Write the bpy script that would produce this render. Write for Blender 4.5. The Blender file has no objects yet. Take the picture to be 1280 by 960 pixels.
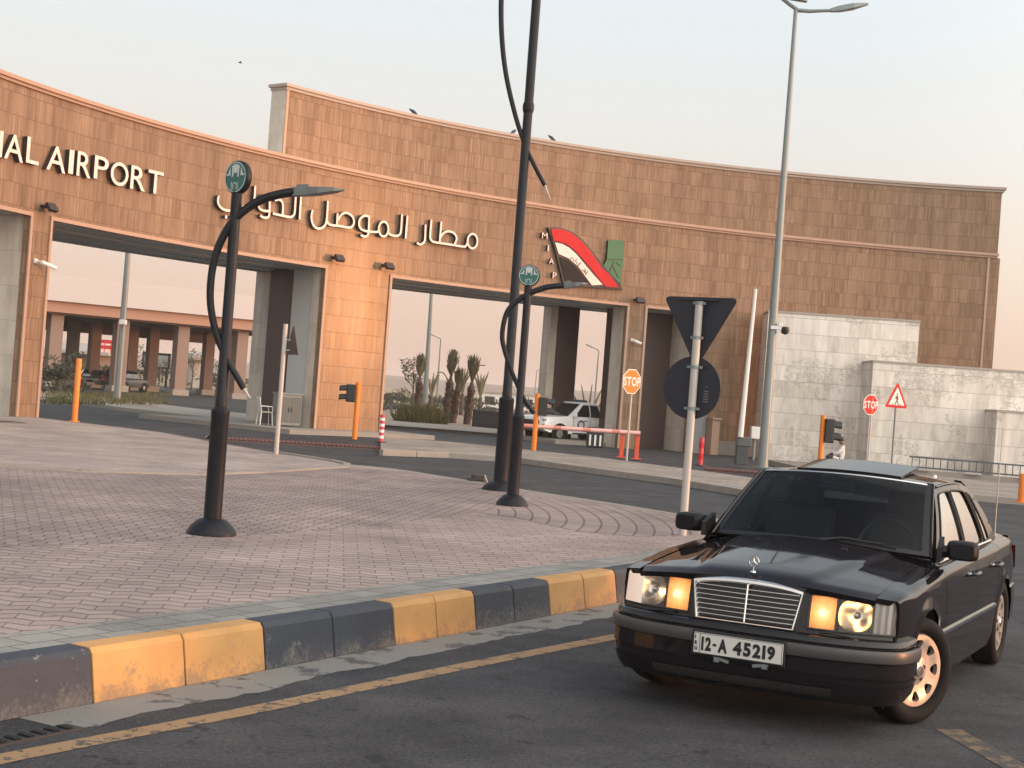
import bpy, bmesh, math, random
from mathutils import Vector, Matrix
R = math.radians
random.seed(7)
scene = bpy.context.scene
COL = scene.collection

# ------------------------------------------------------------------ camera
CAM_H, FPX, ROLL, PITCH = 1.76, 1900.0, 0.074, 0.0066
cd = bpy.data.cameras.new("camera")
cam = bpy.data.objects.new("camera", cd)
COL.objects.link(cam)
cd.sensor_width = 36.0
cd.lens = FPX / 1280.0 * 36.0
cd.clip_start, cd.clip_end = 0.1, 9000
cam.matrix_world = (Matrix.Translation((0, 0, CAM_H)) @ Matrix.Rotation(math.pi / 2 + PITCH, 4, 'X')
                    @ Matrix.Rotation(ROLL, 4, 'Z'))
scene.camera = cam

# ------------------------------------------------------------------ sun, sky, exposure
SUN_EL, SUN_AZ = 2.2, -4.0           # azimuth measured from +X, towards +Y
sun_dir = Vector((math.cos(R(SUN_AZ)) * math.cos(R(SUN_EL)), math.sin(R(SUN_AZ)) * math.cos(R(SUN_EL)), math.sin(R(SUN_EL))))
ld = bpy.data.lights.new("sun", 'SUN')
ld.energy = 2.9
ld.angle = R(5)
ld.color = (1.0, 0.37, 0.12)
sun = bpy.data.objects.new("sun", ld)
COL.objects.link(sun)
sun.rotation_euler = sun_dir.to_track_quat('Z', 'Y').to_euler()
world = bpy.data.worlds.new("World")
scene.world = world
world.use_nodes = True
wn, wl = world.node_tree.nodes, world.node_tree.links
wn.clear()
w_out = wn.new('ShaderNodeOutputWorld')
sky = wn.new('ShaderNodeTexSky')
sky.sky_type = 'NISHITA'
sky.sun_disc = False
sky.sun_elevation = R(SUN_EL)
sky.sun_rotation = R(90 - SUN_AZ)
sky.dust_density = 3.0
sky.air_density = 1.2
bg1 = wn.new('ShaderNodeBackground')
wl.new(sky.outputs[0], bg1.inputs[0])
bg1.inputs[1].default_value = 0.05
tc = wn.new('ShaderNodeTexCoord')
sep = wn.new('ShaderNodeSeparateXYZ')
wl.new(tc.outputs['Generated'], sep.inputs[0])
ramp = wn.new('ShaderNodeValToRGB')           # dusty evening air: pink at the horizon, pale grey above
wl.new(sep.outputs[2], ramp.inputs[0])
cr = ramp.color_ramp
for i, (p, c) in enumerate([(0.0, (.70, .48, .385)), (.045, (.75, .55, .45)), (.10, (.77, .66, .57)),
                            (.17, (.745, .735, .715)), (.27, (.715, .785, .83)), (.55, (.42, .49, .57)), (1.0, (.20, .25, .33))]):
    e = cr.elements[i] if i < 2 else cr.elements.new(p)
    e.position = p
    e.color = (*c, 1)
dot = wn.new('ShaderNodeVectorMath'); dot.operation = 'DOT_PRODUCT'
wl.new(tc.outputs['Generated'], dot.inputs[0]); dot.inputs[1].default_value = sun_dir
mr = wn.new('ShaderNodeMapRange'); mr.inputs[1].default_value = .1; mr.inputs[2].default_value = 1.0
mr.interpolation_type = 'SMOOTHSTEP'
wl.new(dot.outputs['Value'], mr.inputs[0])
glow = wn.new('ShaderNodeMix'); glow.data_type = 'RGBA'; glow.blend_type = 'ADD'
glow.inputs['B'].default_value = (1.0, .80, .58, 1)
wl.new(mr.outputs[0], glow.inputs['Factor'])
wl.new(ramp.outputs[0], glow.inputs['A'])
bg2 = wn.new('ShaderNodeBackground'); bg2.inputs[1].default_value = 1.0
dot2 = wn.new('ShaderNodeVectorMath'); dot2.operation = 'DOT_PRODUCT'      # bright evening sky behind and right of the viewer
wl.new(tc.outputs['Generated'], dot2.inputs[0]); dot2.inputs[1].default_value = Vector((.70, -.66, .26)).normalized()
mr2 = wn.new('ShaderNodeMapRange'); mr2.inputs[1].default_value = -.15; mr2.inputs[2].default_value = 1.0; mr2.interpolation_type = 'SMOOTHSTEP'
wl.new(dot2.outputs['Value'], mr2.inputs[0])
glow2 = wn.new('ShaderNodeMix'); glow2.data_type = 'RGBA'; glow2.blend_type = 'ADD'
glow2.inputs['B'].default_value = (1.75, 1.60, 1.42, 1)
wl.new(mr2.outputs[0], glow2.inputs['Factor']); wl.new(glow.outputs['Result'], glow2.inputs['A'])
wl.new(glow2.outputs['Result'], bg2.inputs[0])
addw = wn.new('ShaderNodeAddShader')
wl.new(bg1.outputs[0], addw.inputs[0]); wl.new(bg2.outputs[0], addw.inputs[1])
wl.new(addw.outputs[0], w_out.inputs[0])
vs = scene.view_settings
vs.view_transform = 'Standard'; vs.look = 'None'; vs.exposure = 0.12; vs.gamma = 1.0; vs.use_curve_mapping = False
scene.cycles.use_denoising = True
scene.cycles.max_bounces = 6
scene.cycles.sample_clamp_indirect = 6

# ------------------------------------------------------------------ pixel -> place helpers (photograph is 1280 x 960)
_cr, _sr, _cp, _sp = math.cos(ROLL), math.sin(ROLL), math.cos(PITCH), math.sin(PITCH)
def ray(px, py):
    a, b = px - 640, py - 480
    u = a * _cr + b * _sr; v = -a * _sr + b * _cr
    x, z = u / FPX, -v / FPX
    return Vector((x, _cp - z * _sp, _sp + z * _cp))
def gz(px, py, z=0.0):
    d = ray(px, py)
    return Vector((0, 0, CAM_H)) + d * ((z - CAM_H) / d.z)
def at(px, py, Y):
    d = ray(px, py)
    return Vector((0, 0, CAM_H)) + d * (Y / d.y)

# ------------------------------------------------------------------ mesh helpers
class MB:
    def __init__(s):
        s.v, s.f, s.m, s.uv, s.cm, s.sm = [], [], [], [], 0, True
    def V(s, p, uv=None):
        s.v.append(Vector(p)); s.uv.append(uv); return len(s.v) - 1
    def F(s, *i):
        s.f.append(tuple(i)); s.m.append(s.cm)
    def poly(s, pts):
        s.F(*[s.V(p) for p in pts])
    def box(s, c, d, rot=None, taper=1.0):
        c = Vector(c); x, y, z = [k / 2 for k in d]
        P = []
        for sz in (-1, 1):
            t = taper if sz > 0 else 1
            for sx, sy in ((-1, -1), (1, -1), (1, 1), (-1, 1)):
                q = Vector((sx * x * t, sy * y * t, sz * z))
                if rot is not None: q = rot @ q
                P.append(s.V(c + q))
        a = P
        s.F(a[3], a[2], a[1], a[0]); s.F(a[4], a[5], a[6], a[7])
        for i in range(4):
            j = (i + 1) % 4
            s.F(a[i], a[j], a[j + 4], a[i + 4])
    def prism(s, pts, off, side_m=None, back=True):
        """polygon pts (3D) pushed along off"""
        off = Vector(off); n = len(pts)
        A = [s.V(p) for p in pts]; B = [s.V(Vector(p) + off) for p in pts]
        s.F(*A)
        if back: s.F(*B[::-1])
        k = s.cm
        if side_m is not None: s.cm = side_m
        for i in range(n):
            j = (i + 1) % n
            s.F(A[j], A[i], B[i], B[j])
        s.cm = k
    def tube(s, pts, rad, n=10, cap=True, flat=None):
        pts = [Vector(p) for p in pts]
        if not hasattr(rad, '__len__'): rad = [rad] * len(pts)
        rings = []; prev = None
        for i, p in enumerate(pts):
            t = (pts[min(i + 1, len(pts) - 1)] - pts[max(i - 1, 0)]).normalized()
            if prev is None:
                a = Vector((0, 0, 1)) if abs(t.z) < .9 else Vector((1, 0, 0))
                u = t.cross(a).normalized()
            else:
                u = (prev - t * prev.dot(t)).normalized()
            prev = u; w = t.cross(u)
            rings.append([s.V(p + (u * math.cos(2 * math.pi * k / n) + w * math.sin(2 * math.pi * k / n)) * rad[i]) for k in range(n)])
        for a, b in zip(rings, rings[1:]):
            for k in range(n):
                s.F(a[k], a[(k + 1) % n], b[(k + 1) % n], b[k])
        if cap:
            s.F(*rings[0][::-1]); s.F(*rings[-1])
    def lathe(s, prof, o=(0, 0, 0), n=24, axis='Z'):
        o = Vector(o); rings = []
        for r, h in prof:
            ring = []
            for k in range(n):
                a = 2 * math.pi * k / n; c_, s_ = r * math.cos(a), r * math.sin(a)
                q = {'Z': (c_, s_, h), 'Y': (c_, h, -s_), 'X': (h, c_, s_)}[axis]
                ring.append(s.V(o + Vector(q)))
            rings.append(ring)
        for a, b in zip(rings, rings[1:]):
            for k in range(n):
                s.F(a[k], a[(k + 1) % n], b[(k + 1) % n], b[k])
        s.F(*rings[0][::-1]); s.F(*rings[-1])
    def grid(s, rows, flip=False, closed=False, uvs=None):
        I = [[s.V(p, uvs[i][j] if uvs else None) for j, p in enumerate(r)] for i, r in enumerate(rows)]
        for a, b in zip(I, I[1:]):
            m = len(a)
            for k in range(m if closed else m - 1):
                q = (a[k], a[(k + 1) % m], b[(k + 1) % m], b[k])
                s.F(*(q[::-1] if flip else q))
        return I
    def arc(s, c, r0, r1, a0, a1, z0, z1, step=1.0, faces='fblrtu'):
        """ring segment; angles in degrees from +Y towards +X; f = inner face"""
        n = max(1, int(math.ceil((a1 - a0) / step)))
        A = [a0 + (a1 - a0) * i / n for i in range(n + 1)]
        def P(r, a, z): return (c[0] + r * math.sin(R(a)), c[1] + r * math.cos(R(a)), z)
        def U(r, a, z): return (r * R(a), z)
        def strip(r_a, z_a, r_b, z_b, fl, uvf=U):
            r1_ = [P(r_a, a, z_a) for a in A]; r2_ = [P(r_b, a, z_b) for a in A]
            s.grid([r1_, r2_], flip=fl, uvs=[[uvf(r_a, a, z_a) for a in A], [uvf(r_b, a, z_b) for a in A]])
        if 'f' in faces: strip(r0, z0, r0, z1, False)
        if 'b' in faces: strip(r1, z0, r1, z1, True)
        if 't' in faces: strip(r0, z1, r1, z1, False, lambda r, a, z: (r * R(a), r))
        if 'u' in faces: strip(r0, z0, r1, z0, True, lambda r, a, z: (r * R(a), r))
        if 'l' in faces:
            s.grid([[P(r1, a0, z0), P(r0, a0, z0)], [P(r1, a0, z1), P(r0, a0, z1)]], uvs=[[(r1, z0), (r0, z0)], [(r1, z1), (r0, z1)]])
        if 'r' in faces:
            s.grid([[P(r0, a1, z0), P(r1, a1, z0)], [P(r0, a1, z1), P(r1, a1, z1)]], uvs=[[(r0, z0), (r1, z0)], [(r0, z1), (r1, z1)]])
    def xf(s, M):
        s.v = [M @ p for p in s.v]; return s
    def build(s, name, mat, parent=None, smooth=False, bevel=0, origin=None, weld=False, segs=2):
        me = bpy.data.meshes.new(name)
        o_ = Vector(origin) if origin is not None else Vector((0, 0, 0))
        me.from_pydata([tuple(p - o_) for p in s.v], [], s.f)
        mats = mat if isinstance(mat, (list, tuple)) else [mat]
        for m in mats:
            if m: me.materials.append(m)
        for p, k in zip(me.polygons, s.m): p.material_index = k
        if any(u is not None for u in s.uv):
            lay = me.uv_layers.new(name="UVMap")
            for l in me.loops:
                u = s.uv[l.vertex_index]
                lay.data[l.index].uv = u if u else (0, 0)
        if weld:
            bm = bmesh.new(); bm.from_mesh(me)
            bmesh.ops.remove_doubles(bm, verts=bm.verts, dist=1e-4)
            bmesh.ops.recalc_face_normals(bm, faces=bm.faces)
            bm.to_mesh(me); bm.free()
        if smooth:
            me.polygons.foreach_set('use_smooth', [True] * len(me.polygons))
            if smooth != 'all':
                me.set_sharp_from_angle(angle=R(smooth if smooth is not True else 35))
        me.update()
        o = bpy.data.objects.new(name, me)
        COL.objects.link(o)
        o.location = o_
        if parent is not None: o.parent = parent
        if bevel:
            b = o.modifiers.new('bevel', 'BEVEL'); b.width = bevel; b.segments = segs; b.limit_method = 'ANGLE'; b.angle_limit = R(40)
            b.harden_normals = False
        return o

def tag(o, label=None, cat=None, group=None, kind=None):
    if label: o['label'] = label
    if cat: o['category'] = cat
    if group: o['group'] = group
    if kind: o['kind'] = kind
    return o
def thing(name, loc, label, cat, group=None, rz=0.0):
    o = bpy.data.objects.new(name, None)
    COL.objects.link(o); o.location = loc; o.rotation_euler.z = rz
    o.empty_display_size = .2
    bpy.context.view_layer.update()
    return tag(o, label, cat, group)
def lin(h):
    return tuple(((int(h[i:i + 2], 16) / 255 + .055) / 1.055) ** 2.4 if int(h[i:i + 2], 16) > 10 else int(h[i:i + 2], 16) / 255 / 12.92 for i in (0, 2, 4))
def spline(pts, n=6):
    pts = [Vector(p) for p in pts]; out = []
    for i in range(len(pts) - 1):
        p0, p1, p2, p3 = pts[max(i - 1, 0)], pts[i], pts[i + 1], pts[min(i + 2, len(pts) - 1)]
        for k in range(n):
            t = k / n
            out.append(.5 * ((2 * p1) + (p2 - p0) * t + (2 * p0 - 5 * p1 + 4 * p2 - p3) * t * t + (3 * p1 - p0 - 3 * p2 + p3) * t ** 3))
    out.append(pts[-1]); return out
def interp(tab, x):
    if x <= tab[0][0]: return tab[0][1]
    for (a, b), (c, d) in zip(tab, tab[1:]):
        if x <= c:
            t = (x - a) / (c - a); return b + (d - b) * t
    return tab[-1][1]
def sstep(a, b, x):
    t = min(1, max(0, (x - a) / (b - a))); return t * t * (3 - 2 * t)

# ------------------------------------------------------------------ materials
class NT:
    """small node builder"""
    def __init__(s, name):
        s.mat = bpy.data.materials.new(name); s.mat.use_nodes = True
        s.n, s.l = s.mat.node_tree.nodes, s.mat.node_tree.links
        s.b = s.n['Principled BSDF']; s.out = s.n['Material Output']
    def _set(s, sock, v):
        if isinstance(v, bpy.types.NodeSocket): s.l.new(v, sock)
        elif v is not None:
            if sock.type == 'RGBA' and len(v) == 3: v = (*v, 1)
            sock.default_value = v
    def math(s, op, a, b=None, c=None):
        k = s.n.new('ShaderNodeMath'); k.operation = op
        for i, q in enumerate((a, b, c)): 
            if q is not None: s._set(k.inputs[i], q)
        return k.outputs[0]
    def mix(s, f, a, b, mode='MIX'):
        k = s.n.new('ShaderNodeMix'); k.data_type = 'RGBA'; k.blend_type = mode
        s._set(k.inputs['Factor'], f); s._set(k.inputs['A'], a); s._set(k.inputs['B'], b)
        return k.outputs['Result']
    def noise(s, vec, scale, det=4, rough=.6, dim='3D'):
        k = s.n.new('ShaderNodeTexNoise'); k.noise_dimensions = dim
        if vec is not None: s._set(k.inputs['Vector'], vec)
        k.inputs['Scale'].default_value = scale; k.inputs['Detail'].default_value = det; k.inputs['Roughness'].default_value = rough
        return k.outputs['Fac']
    def comb(s, x, y, z=0.0):
        k = s.n.new('ShaderNodeCombineXYZ')
        for i, q in enumerate((x, y, z)): s._set(k.inputs[i], q)
        return k.outputs[0]
    def sepv(s, v):
        k = s.n.new('ShaderNodeSeparateXYZ'); s._set(k.inputs[0], v); return k.outputs
    def ramp(s, f, stops):
        k = s.n.new('ShaderNodeValToRGB'); s._set(k.inputs[0], f)
        for i, (p, c) in enumerate(stops):
            e = k.color_ramp.elements[i] if i < 2 else k.color_ramp.elements.new(p)
            e.position = p; e.color = (*c, 1)
        return k.outputs[0]
    def pos(s): return s.n.new('ShaderNodeNewGeometry').outputs['Position']
    def obj(s): return s.n.new('ShaderNodeTexCoord').outputs['Object']
    def uv(s): return s.n.new('ShaderNodeTexCoord').outputs['UV']
    def white(s, vec):
        k = s.n.new('ShaderNodeTexWhiteNoise'); k.noise_dimensions = '3D'; s._set(k.inputs['Vector'], vec); return k.outputs['Value']
    def bump(s, h, strength=.3, dist=.01):
        k = s.n.new('ShaderNodeBump'); k.inputs['Strength'].default_value = strength; k.inputs['Distance'].default_value = dist
        s._set(k.inputs['Height'], h); s.l.new(k.outputs[0], s.b.inputs['Normal']); return k
    def set(s, **k):
        names = dict(col='Base Color', rough='Roughness', metal='Metallic', coat='Coat Weight', coatr='Coat Roughness', spec='Specular IOR Level',
                     em='Emission Color', ems='Emission Strength', alpha='Alpha')
        for a, v in k.items(): s._set(s.b.inputs[names[a]], v)
        return s
def M(name, col, rough=.6, metal=0.0, var=.15, scale=8.0, coat=0.0, bump=0.0, spec=.5):
    t = NT(name)
    col = lin(col) if isinstance(col, str) else col
    if var:
        f = t.noise(t.obj(), scale, 5)
        c = t.mix(f, tuple(k * (1 - var) for k in col), tuple(min(1, k * (1 + var)) for k in col))
        t.set(col=c)
        r = t.math('MULTIPLY_ADD', f, .2, max(0.02, rough - .1)); t.set(rough=r)
        if bump: t.bump(f, bump, .01)
    else:
        t.set(col=col, rough=rough)
    t.set(metal=metal, coat=coat, spec=spec)
    return t.mat
def M_emit(name, col, strength):
    t = NT(name); t.set(col=col, em=col, ems=strength, rough=.3); return t.mat

def tile_stone(name, cols, tw, th, joint, streak=(9, .5), rough=.35, jdark=.55, vein=0.0, rand_off=1.0, spec=.35, rvar=.24, vj=.6):
    """coursed stone: UV in metres, each course slipped sideways, every tile its own shade and grain"""
    t = NT(name)
    u, v, _ = t.sepv(t.uv())
    row = t.math('FLOOR', t.math('DIVIDE', v, th))
    off = t.math('MULTIPLY', t.white(t.comb(row, 3.3, 1.0)), tw * rand_off)
    uu = t.math('ADD', u, off)
    colm = t.math('FLOOR', t.math('DIVIDE', uu, tw))
    rnd = t.white(t.comb(row, colm, 7.0)); rnd2 = t.white(t.comb(colm, row, 2.0))
    fu = t.math('MULTIPLY', t.math('FRACT', t.math('DIVIDE', uu, tw)), tw); fv = t.math('MULTIPLY', t.math('FRACT', t.math('DIVIDE', v, th)), th)
    def edge(x, w, ww): return t.math('MULTIPLY', t.math('LESS_THAN', x, w), ww)
    j = t.math('MAXIMUM', edge(fv, joint, 1.0), edge(fu, joint * .7, vj))
    gv = t.comb(t.math('ADD', t.math('MULTIPLY', uu, streak[0]), t.math('MULTIPLY', rnd, 53)), t.math('ADD', t.math('MULTIPLY', v, streak[1]), t.math('MULTIPLY', rnd2, 31)), row)
    g = t.noise(gv, 1.0, 6, .65)
    g2 = t.noise(t.comb(u, v, 0.0), 1.3, 4)
    f = t.math('ADD', t.math('MULTIPLY', g, .95), t.math('MULTIPLY', t.math('SUBTRACT', rnd, .5), rvar))
    f = t.math('ADD', f, t.math('MULTIPLY', t.math('SUBTRACT', g2, .5), .2))
    c = t.ramp(f, cols)
    wsk = t.noise(t.comb(t.math('MULTIPLY', u, 1.6), t.math('MULTIPLY', v, .09), 2.0), 1.0, 5, .6)
    c = t.mix(1.0, c, t.ramp(wsk, [(.34, (.84, .83, .82)), (.62, (1.06, 1.06, 1.06))]), 'MULTIPLY')
    if vein:
        vn = t.noise(t.comb(t.math('MULTIPLY', u, 1.0), t.math('MULTIPLY', v, 1.3), rnd), 3.5, 8, .75)
        vm = t.math('LESS_THAN', t.math('ABSOLUTE', t.math('SUBTRACT', vn, .5)), .02)
        blot = t.math('GREATER_THAN', t.noise(t.comb(u, v, 4.0), .7, 3), .54)
        c = t.mix(t.math('MULTIPLY', t.math('MULTIPLY', vm, blot), vein), c, (.16, .15, .13))
    c = t.mix(j, c, tuple(k * jdark for k in cols[1][1]))
    t.set(col=c, rough=t.math('MULTIPLY_ADD', g, .25, rough - .1), spec=spec)
    t.bump(t.math('SUBTRACT', t.math('MULTIPLY', g, .25), j), .5, .012)
    return t.mat

MAT = {}
MAT['tan'] = tile_stone('tan_travertine', [(.22, (.130, .080, .050)), (.42, (.225, .142, .092)), (.58, (.288, .190, .127)), (.8, (.385, .270, .190))], .26, .56, .012, streak=(15, .5), rough=.2, spec=.085, rvar=.10, vj=.16)
MAT['trim'] = M('pale_trim_stone', (.38, .245, .175), .5, var=.1)
MAT['white_stone'] = tile_stone('white_travertine', [(.2, (.52, .465, .405)), (.42, (.70, .635, .56)), (.6, (.80, .74, .67)), (.85, (.86, .81, .75))], 1.15, .60, .014, streak=(4, .8), rough=.5, jdark=.45, vein=.5)
MAT['beige'] = tile_stone('beige_reveal_stone', [(.2, (.44, .405, .35)), (.45, (.56, .505, .43)), (.6, (.62, .565, .485)), (.85, (.66, .62, .55))], 1.2, .9, .012, streak=(2, 1), rough=.5, jdark=.7)
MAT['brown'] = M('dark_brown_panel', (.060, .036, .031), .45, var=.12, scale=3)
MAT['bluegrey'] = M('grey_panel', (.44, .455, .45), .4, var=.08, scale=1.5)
MAT['soffit'] = M('soffit_panel', (.42, .44, .44), .5, var=.1, scale=.7)
MAT['dark_steel'] = M('dark_painted_steel', (.010, .011, .015), .42, var=.15, scale=20, spec=.22)
MAT['grey_steel'] = M('grey_galvanised_steel', (.19, .22, .22), .42, metal=.3, var=.15, scale=6)
MAT['pale_steel'] = M('pale_sign_pole', (.42, .39, .36), .45, metal=.2, var=.12)
MAT['lampgrey'] = M('lamp_head_grey', (.10, .11, .108), .4, metal=.2, var=.1)
MAT['orange'] = M('orange_paint', (.72, .20, .018), .4, var=.12)
MAT['redorange'] = M('red_orange_paint', (.62, .085, .03), .4, var=.12)
MAT['red'] = M('red_paint', (.50, .022, .025), .55, var=.08, spec=.15)
MAT['pinkred'] = M('faded_red_paint', (.50, .045, .07), .4, var=.12)
MAT['white'] = M('white_paint', (.72, .70, .67), .5, var=.06, spec=.25)
MAT['black'] = M('black_plastic', (.012, .012, .015), .4, var=.1)
MAT['signback'] = M('grey_sign_back', (.019, .021, .029), .5, var=.2, scale=5, spec=.3)
MAT['letter_face'] = M('letter_face', (.71, .59, .53), .45, var=.05)
MAT['letter_side'] = M('letter_side', (.030, .020, .018), .6, var=.1)
MAT['green'] = M('flag_green', (.030, .125, .055), .5, var=.12)
MAT['teal'] = M('emblem_teal', (.012, .105, .090), .35, var=.15)
MAT['pale_teal'] = M('emblem_pale', (.42, .47, .46), .35, var=.1)
MAT['logo_dark'] = M('logo_dark_edge', (.028, .020, .018), .5, var=.1)
MAT['concrete'] = M('concrete', (.27, .245, .215), .85, var=.22, scale=3, bump=.3)
MAT['chrome'] = M('chrome', (.72, .72, .72), .08, metal=1.0, var=0)
MAT['rubber'] = M('tyre_rubber', (.006, .006, .007), .8, var=.2, spec=.2)
MAT['sand'] = M('dry_soil', (.26, .205, .15), .95, var=.25, scale=.05)
# ================================================================== SETTING
def asphalt(name, base, patch):
    t = NT(name); P = t.pos()
    f = t.noise(P, 95, 4, .75); g = t.noise(P, .55, 6, .62); h = t.noise(P, 4.5, 4, .6)
    c = t.ramp(f, [(.32, tuple(k * .45 for k in base)), (.5, base), (.68, tuple(k * 2.1 for k in base))])
    c = t.mix(t.math('MULTIPLY', t.math('SUBTRACT', g, .42), 2.2), c, patch, 'MIX')
    c = t.mix(1.0, c, t.ramp(t.noise(P, 34, 3, .8), [(.34, (.62, .62, .63)), (.66, (1.45, 1.44, 1.42))]), 'MULTIPLY')
    c = t.mix(1.0, c, t.ramp(t.noise(P, 1.1, 5, .65), [(.32, (.72, .72, .73)), (.68, (1.25, 1.24, 1.22))]), 'MULTIPLY')
    st = t.math('GREATER_THAN', t.noise(P, 2.6, 3, .6), .655)
    c = t.mix(t.math('MULTIPLY', st, .55), c, (.016, .016, .018))
    sp = t.math('GREATER_THAN', t.noise(P, 38, 1, .5), .76)
    c = t.mix(t.math('MULTIPLY', sp, .6), c, (.16, .15, .14))
    vo = t.n.new('ShaderNodeTexVoronoi'); vo.feature = 'DISTANCE_TO_EDGE'; vo.inputs['Scale'].default_value = .42
    wv = t.n.new('ShaderNodeVectorMath'); wv.operation = 'ADD'; nn = t.n.new('ShaderNodeTexNoise'); nn.inputs['Scale'].default_value = 1.6; nn.inputs['Detail'].default_value = 6; t.l.new(P, nn.inputs['Vector']); t.l.new(P, wv.inputs[0]); t.l.new(nn.outputs['Color'], wv.inputs[1]); t.l.new(wv.outputs[0], vo.inputs['Vector'])
    ck = t.math('MULTIPLY', t.math('LESS_THAN', vo.outputs['Distance'], .0022), t.math('GREATER_THAN', t.noise(P, .35, 2), .5))
    c = t.mix(t.math('MULTIPLY', ck, .45), c, (.008, .008, .009))
    t.set(col=c, rough=t.math('MULTIPLY_ADD', h, .3, .62), spec=.2)
    t.bump(t.math('ADD', f, t.math('MULTIPLY', h, .6)), .8, .012)
    return t.mat
MAT['asphalt'] = asphalt('asphalt', (.046, .048, .055), (.068, .069, .072))
MAT['asphalt_far'] = asphalt('worn_asphalt', (.045, .046, .048), (.066, .064, .062))

def paver(name, ang, c1, c2, bw, rh, zig=0.0, mortar=.007, polar=None, wr=None, wc=None, jc=(.055, .047, .045)):
    t = NT(name); P = t.pos(); x, y, z = t.sepv(P)
    if polar:
        dx = t.math('SUBTRACT', x, polar[0]); dy = t.math('SUBTRACT', y, polar[1])
        rr = t.math('SQRT', t.math('ADD', t.math('MULTIPLY', dx, dx), t.math('MULTIPLY', dy, dy)))
        aa = t.math('MULTIPLY', t.math('ARCTAN2', dy, dx), polar[2])
        u, v = aa, rr
    else:
        ca, sa = math.cos(ang), math.sin(ang)
        u = t.math('ADD', t.math('MULTIPLY', x, ca), t.math('MULTIPLY', y, sa))
        v = t.math('SUBTRACT', t.math('MULTIPLY', y, ca), t.math('MULTIPLY', x, sa))
    if zig:
        tri = t.math('PINGPONG', u, bw / 2)
        v = t.math('ADD', v, t.math('MULTIPLY', tri, zig))
    wob = t.math('MULTIPLY', t.math('SUBTRACT', t.noise(P, 6, 2), .5), .012)
    v = t.math('ADD', v, wob)
    row = t.math('FLOOR', t.math('DIVIDE', v, rh))
    u = t.math('ADD', u, t.math('MULTIPLY', t.math('MODULO', t.math('ABSOLUTE', row), 2.0), bw / 2))
    colm = t.math('FLOOR', t.math('DIVIDE', u, bw))
    fu = t.math('MULTIPLY', t.math('FRACT', t.math('DIVIDE', u, bw)), bw); fv = t.math('MULTIPLY', t.math('FRACT', t.math('DIVIDE', v, rh)), rh)
    def line(x, L, w):
        e = t.math('MINIMUM', x, t.math('SUBTRACT', L, x)); k = t.math('SUBTRACT', 1.0, t.math('DIVIDE', e, w)); return t.math('MAXIMUM', k, 0.0)
    jr = t.math('POWER', line(fv, rh, wr or mortar), .6); jcx = t.math('POWER', line(fu, bw, wc or mortar), .6)
    fac = t.math('MINIMUM', t.math('MAXIMUM', jr, jcx), 1.0)
    rnd = t.white(t.comb(row, colm, 5.0))
    bc = t.mix(t.math('MULTIPLY', fac, .68), t.mix(rnd, c1, c2), jc)
    n1 = t.noise(P, .8, 5, .6); n2 = t.noise(P, 60, 3, .7)
    c = t.mix(1.0, bc, t.ramp(n1, [(.3, (.66, .65, .64)), (.7, (1.14, 1.12, 1.10))]), 'MULTIPLY')
    c = t.mix(1.0, c, t.ramp(n2, [(.3, (.8, .8, .8)), (.7, (1.15, 1.15, 1.15))]), 'MULTIPLY')
    stn = t.math('GREATER_THAN', t.noise(P, 3.3, 3, .6), .70)
    c = t.mix(t.math('MULTIPLY', stn, .32), c, (.07, .06, .06))
    t.set(col=c, rough=.8, spec=.3)
    t.bump(t.math('SUBTRACT', t.math('MULTIPLY', n2, .3), fac), .6, .012)
    return t.mat
KD = Vector((.494, .869, 0)); KN = Vector((.869, -.494, 0)); K0 = Vector((-2.36, 7.38, 0))
KA = math.atan2(KD.y, KD.x)
MAT['pave_near'] = paver('pink_grey_pavers', KA - R(54), (.315, .25, .235), (.385, .31, .293), .25, .165, zig=.50, wr=.020, wc=.006)
MAT['pave_mid'] = paver('pink_grey_pavers_joints', KA + R(22), (.27, .215, .205), (.33, .27, .257), .24, .12, zig=.42, wr=.012, wc=.012)
MAT['pave_path'] = paver('pale_path_pavers', KA - R(20), (.34, .285, .26), (.41, .35, .325), .24, .12, zig=.3, mortar=.006)
MAT['pave_border'] = paver('grey_green_border_pavers', KA, (.22, .22, .21), (.29, .285, .27), .30, .20, mortar=.008)
MAT['pave_fan'] = paver('fan_pavers', 0, (.27, .215, .205), (.33, .27, .257), .13, .21, wr=.020, wc=.005, polar=(-9.5, 18.9, 10.5))
MAT['pave_walk'] = paver('sidewalk_pavers', R(-55), (.30, .265, .235), (.36, .32, .285), .3, .15, mortar=.01)

def sheet(name, pts, z, mat, kind='structure', uvm=False):
    m = MB(); m.poly([(p[0], p[1], z) for p in pts]); o = m.build(name, mat)
    me = o.data
    if me.polygons[0].normal.z < 0: me.flip_normals()
    tag(o, kind=kind); return o
def slab(name, pts, z, h, mat, side=None):
    """raised paving: top polygon with a skirt"""
    pts = [Vector((p[0], p[1], 0)) for p in pts]
    a = sum((p.x * q.y - q.x * p.y) for p, q in zip(pts, pts[1:] + pts[:1]))
    if a < 0: pts = pts[::-1]
    m = MB(); top = [m.V((p.x, p.y, z)) for p in pts]; m.F(*top)
    if side is not None: m.cm = 1
    bot = [m.V((p.x, p.y, z - h)) for p in pts]
    n = len(pts)
    for i in range(n):
        j = (i + 1) % n; m.F(top[j], top[i], bot[i], bot[j])
    o = m.build(name, [mat, side or mat]); tag(o, kind='structure'); return o

m = MB(); m.poly([(-4500, -1500, -.06), (4500, -1500, -.06), (4500, 5000, -.06), (-4500, 5000, -.06)])
tag(m.build('ground', MAT['sand']), kind='structure')
sheet('road', [(-70, -40), (70, -40), (70, 47), (30, 75), (2, 76), (-30, 76), (-70, 76)], 0.0, MAT['asphalt'])
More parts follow.
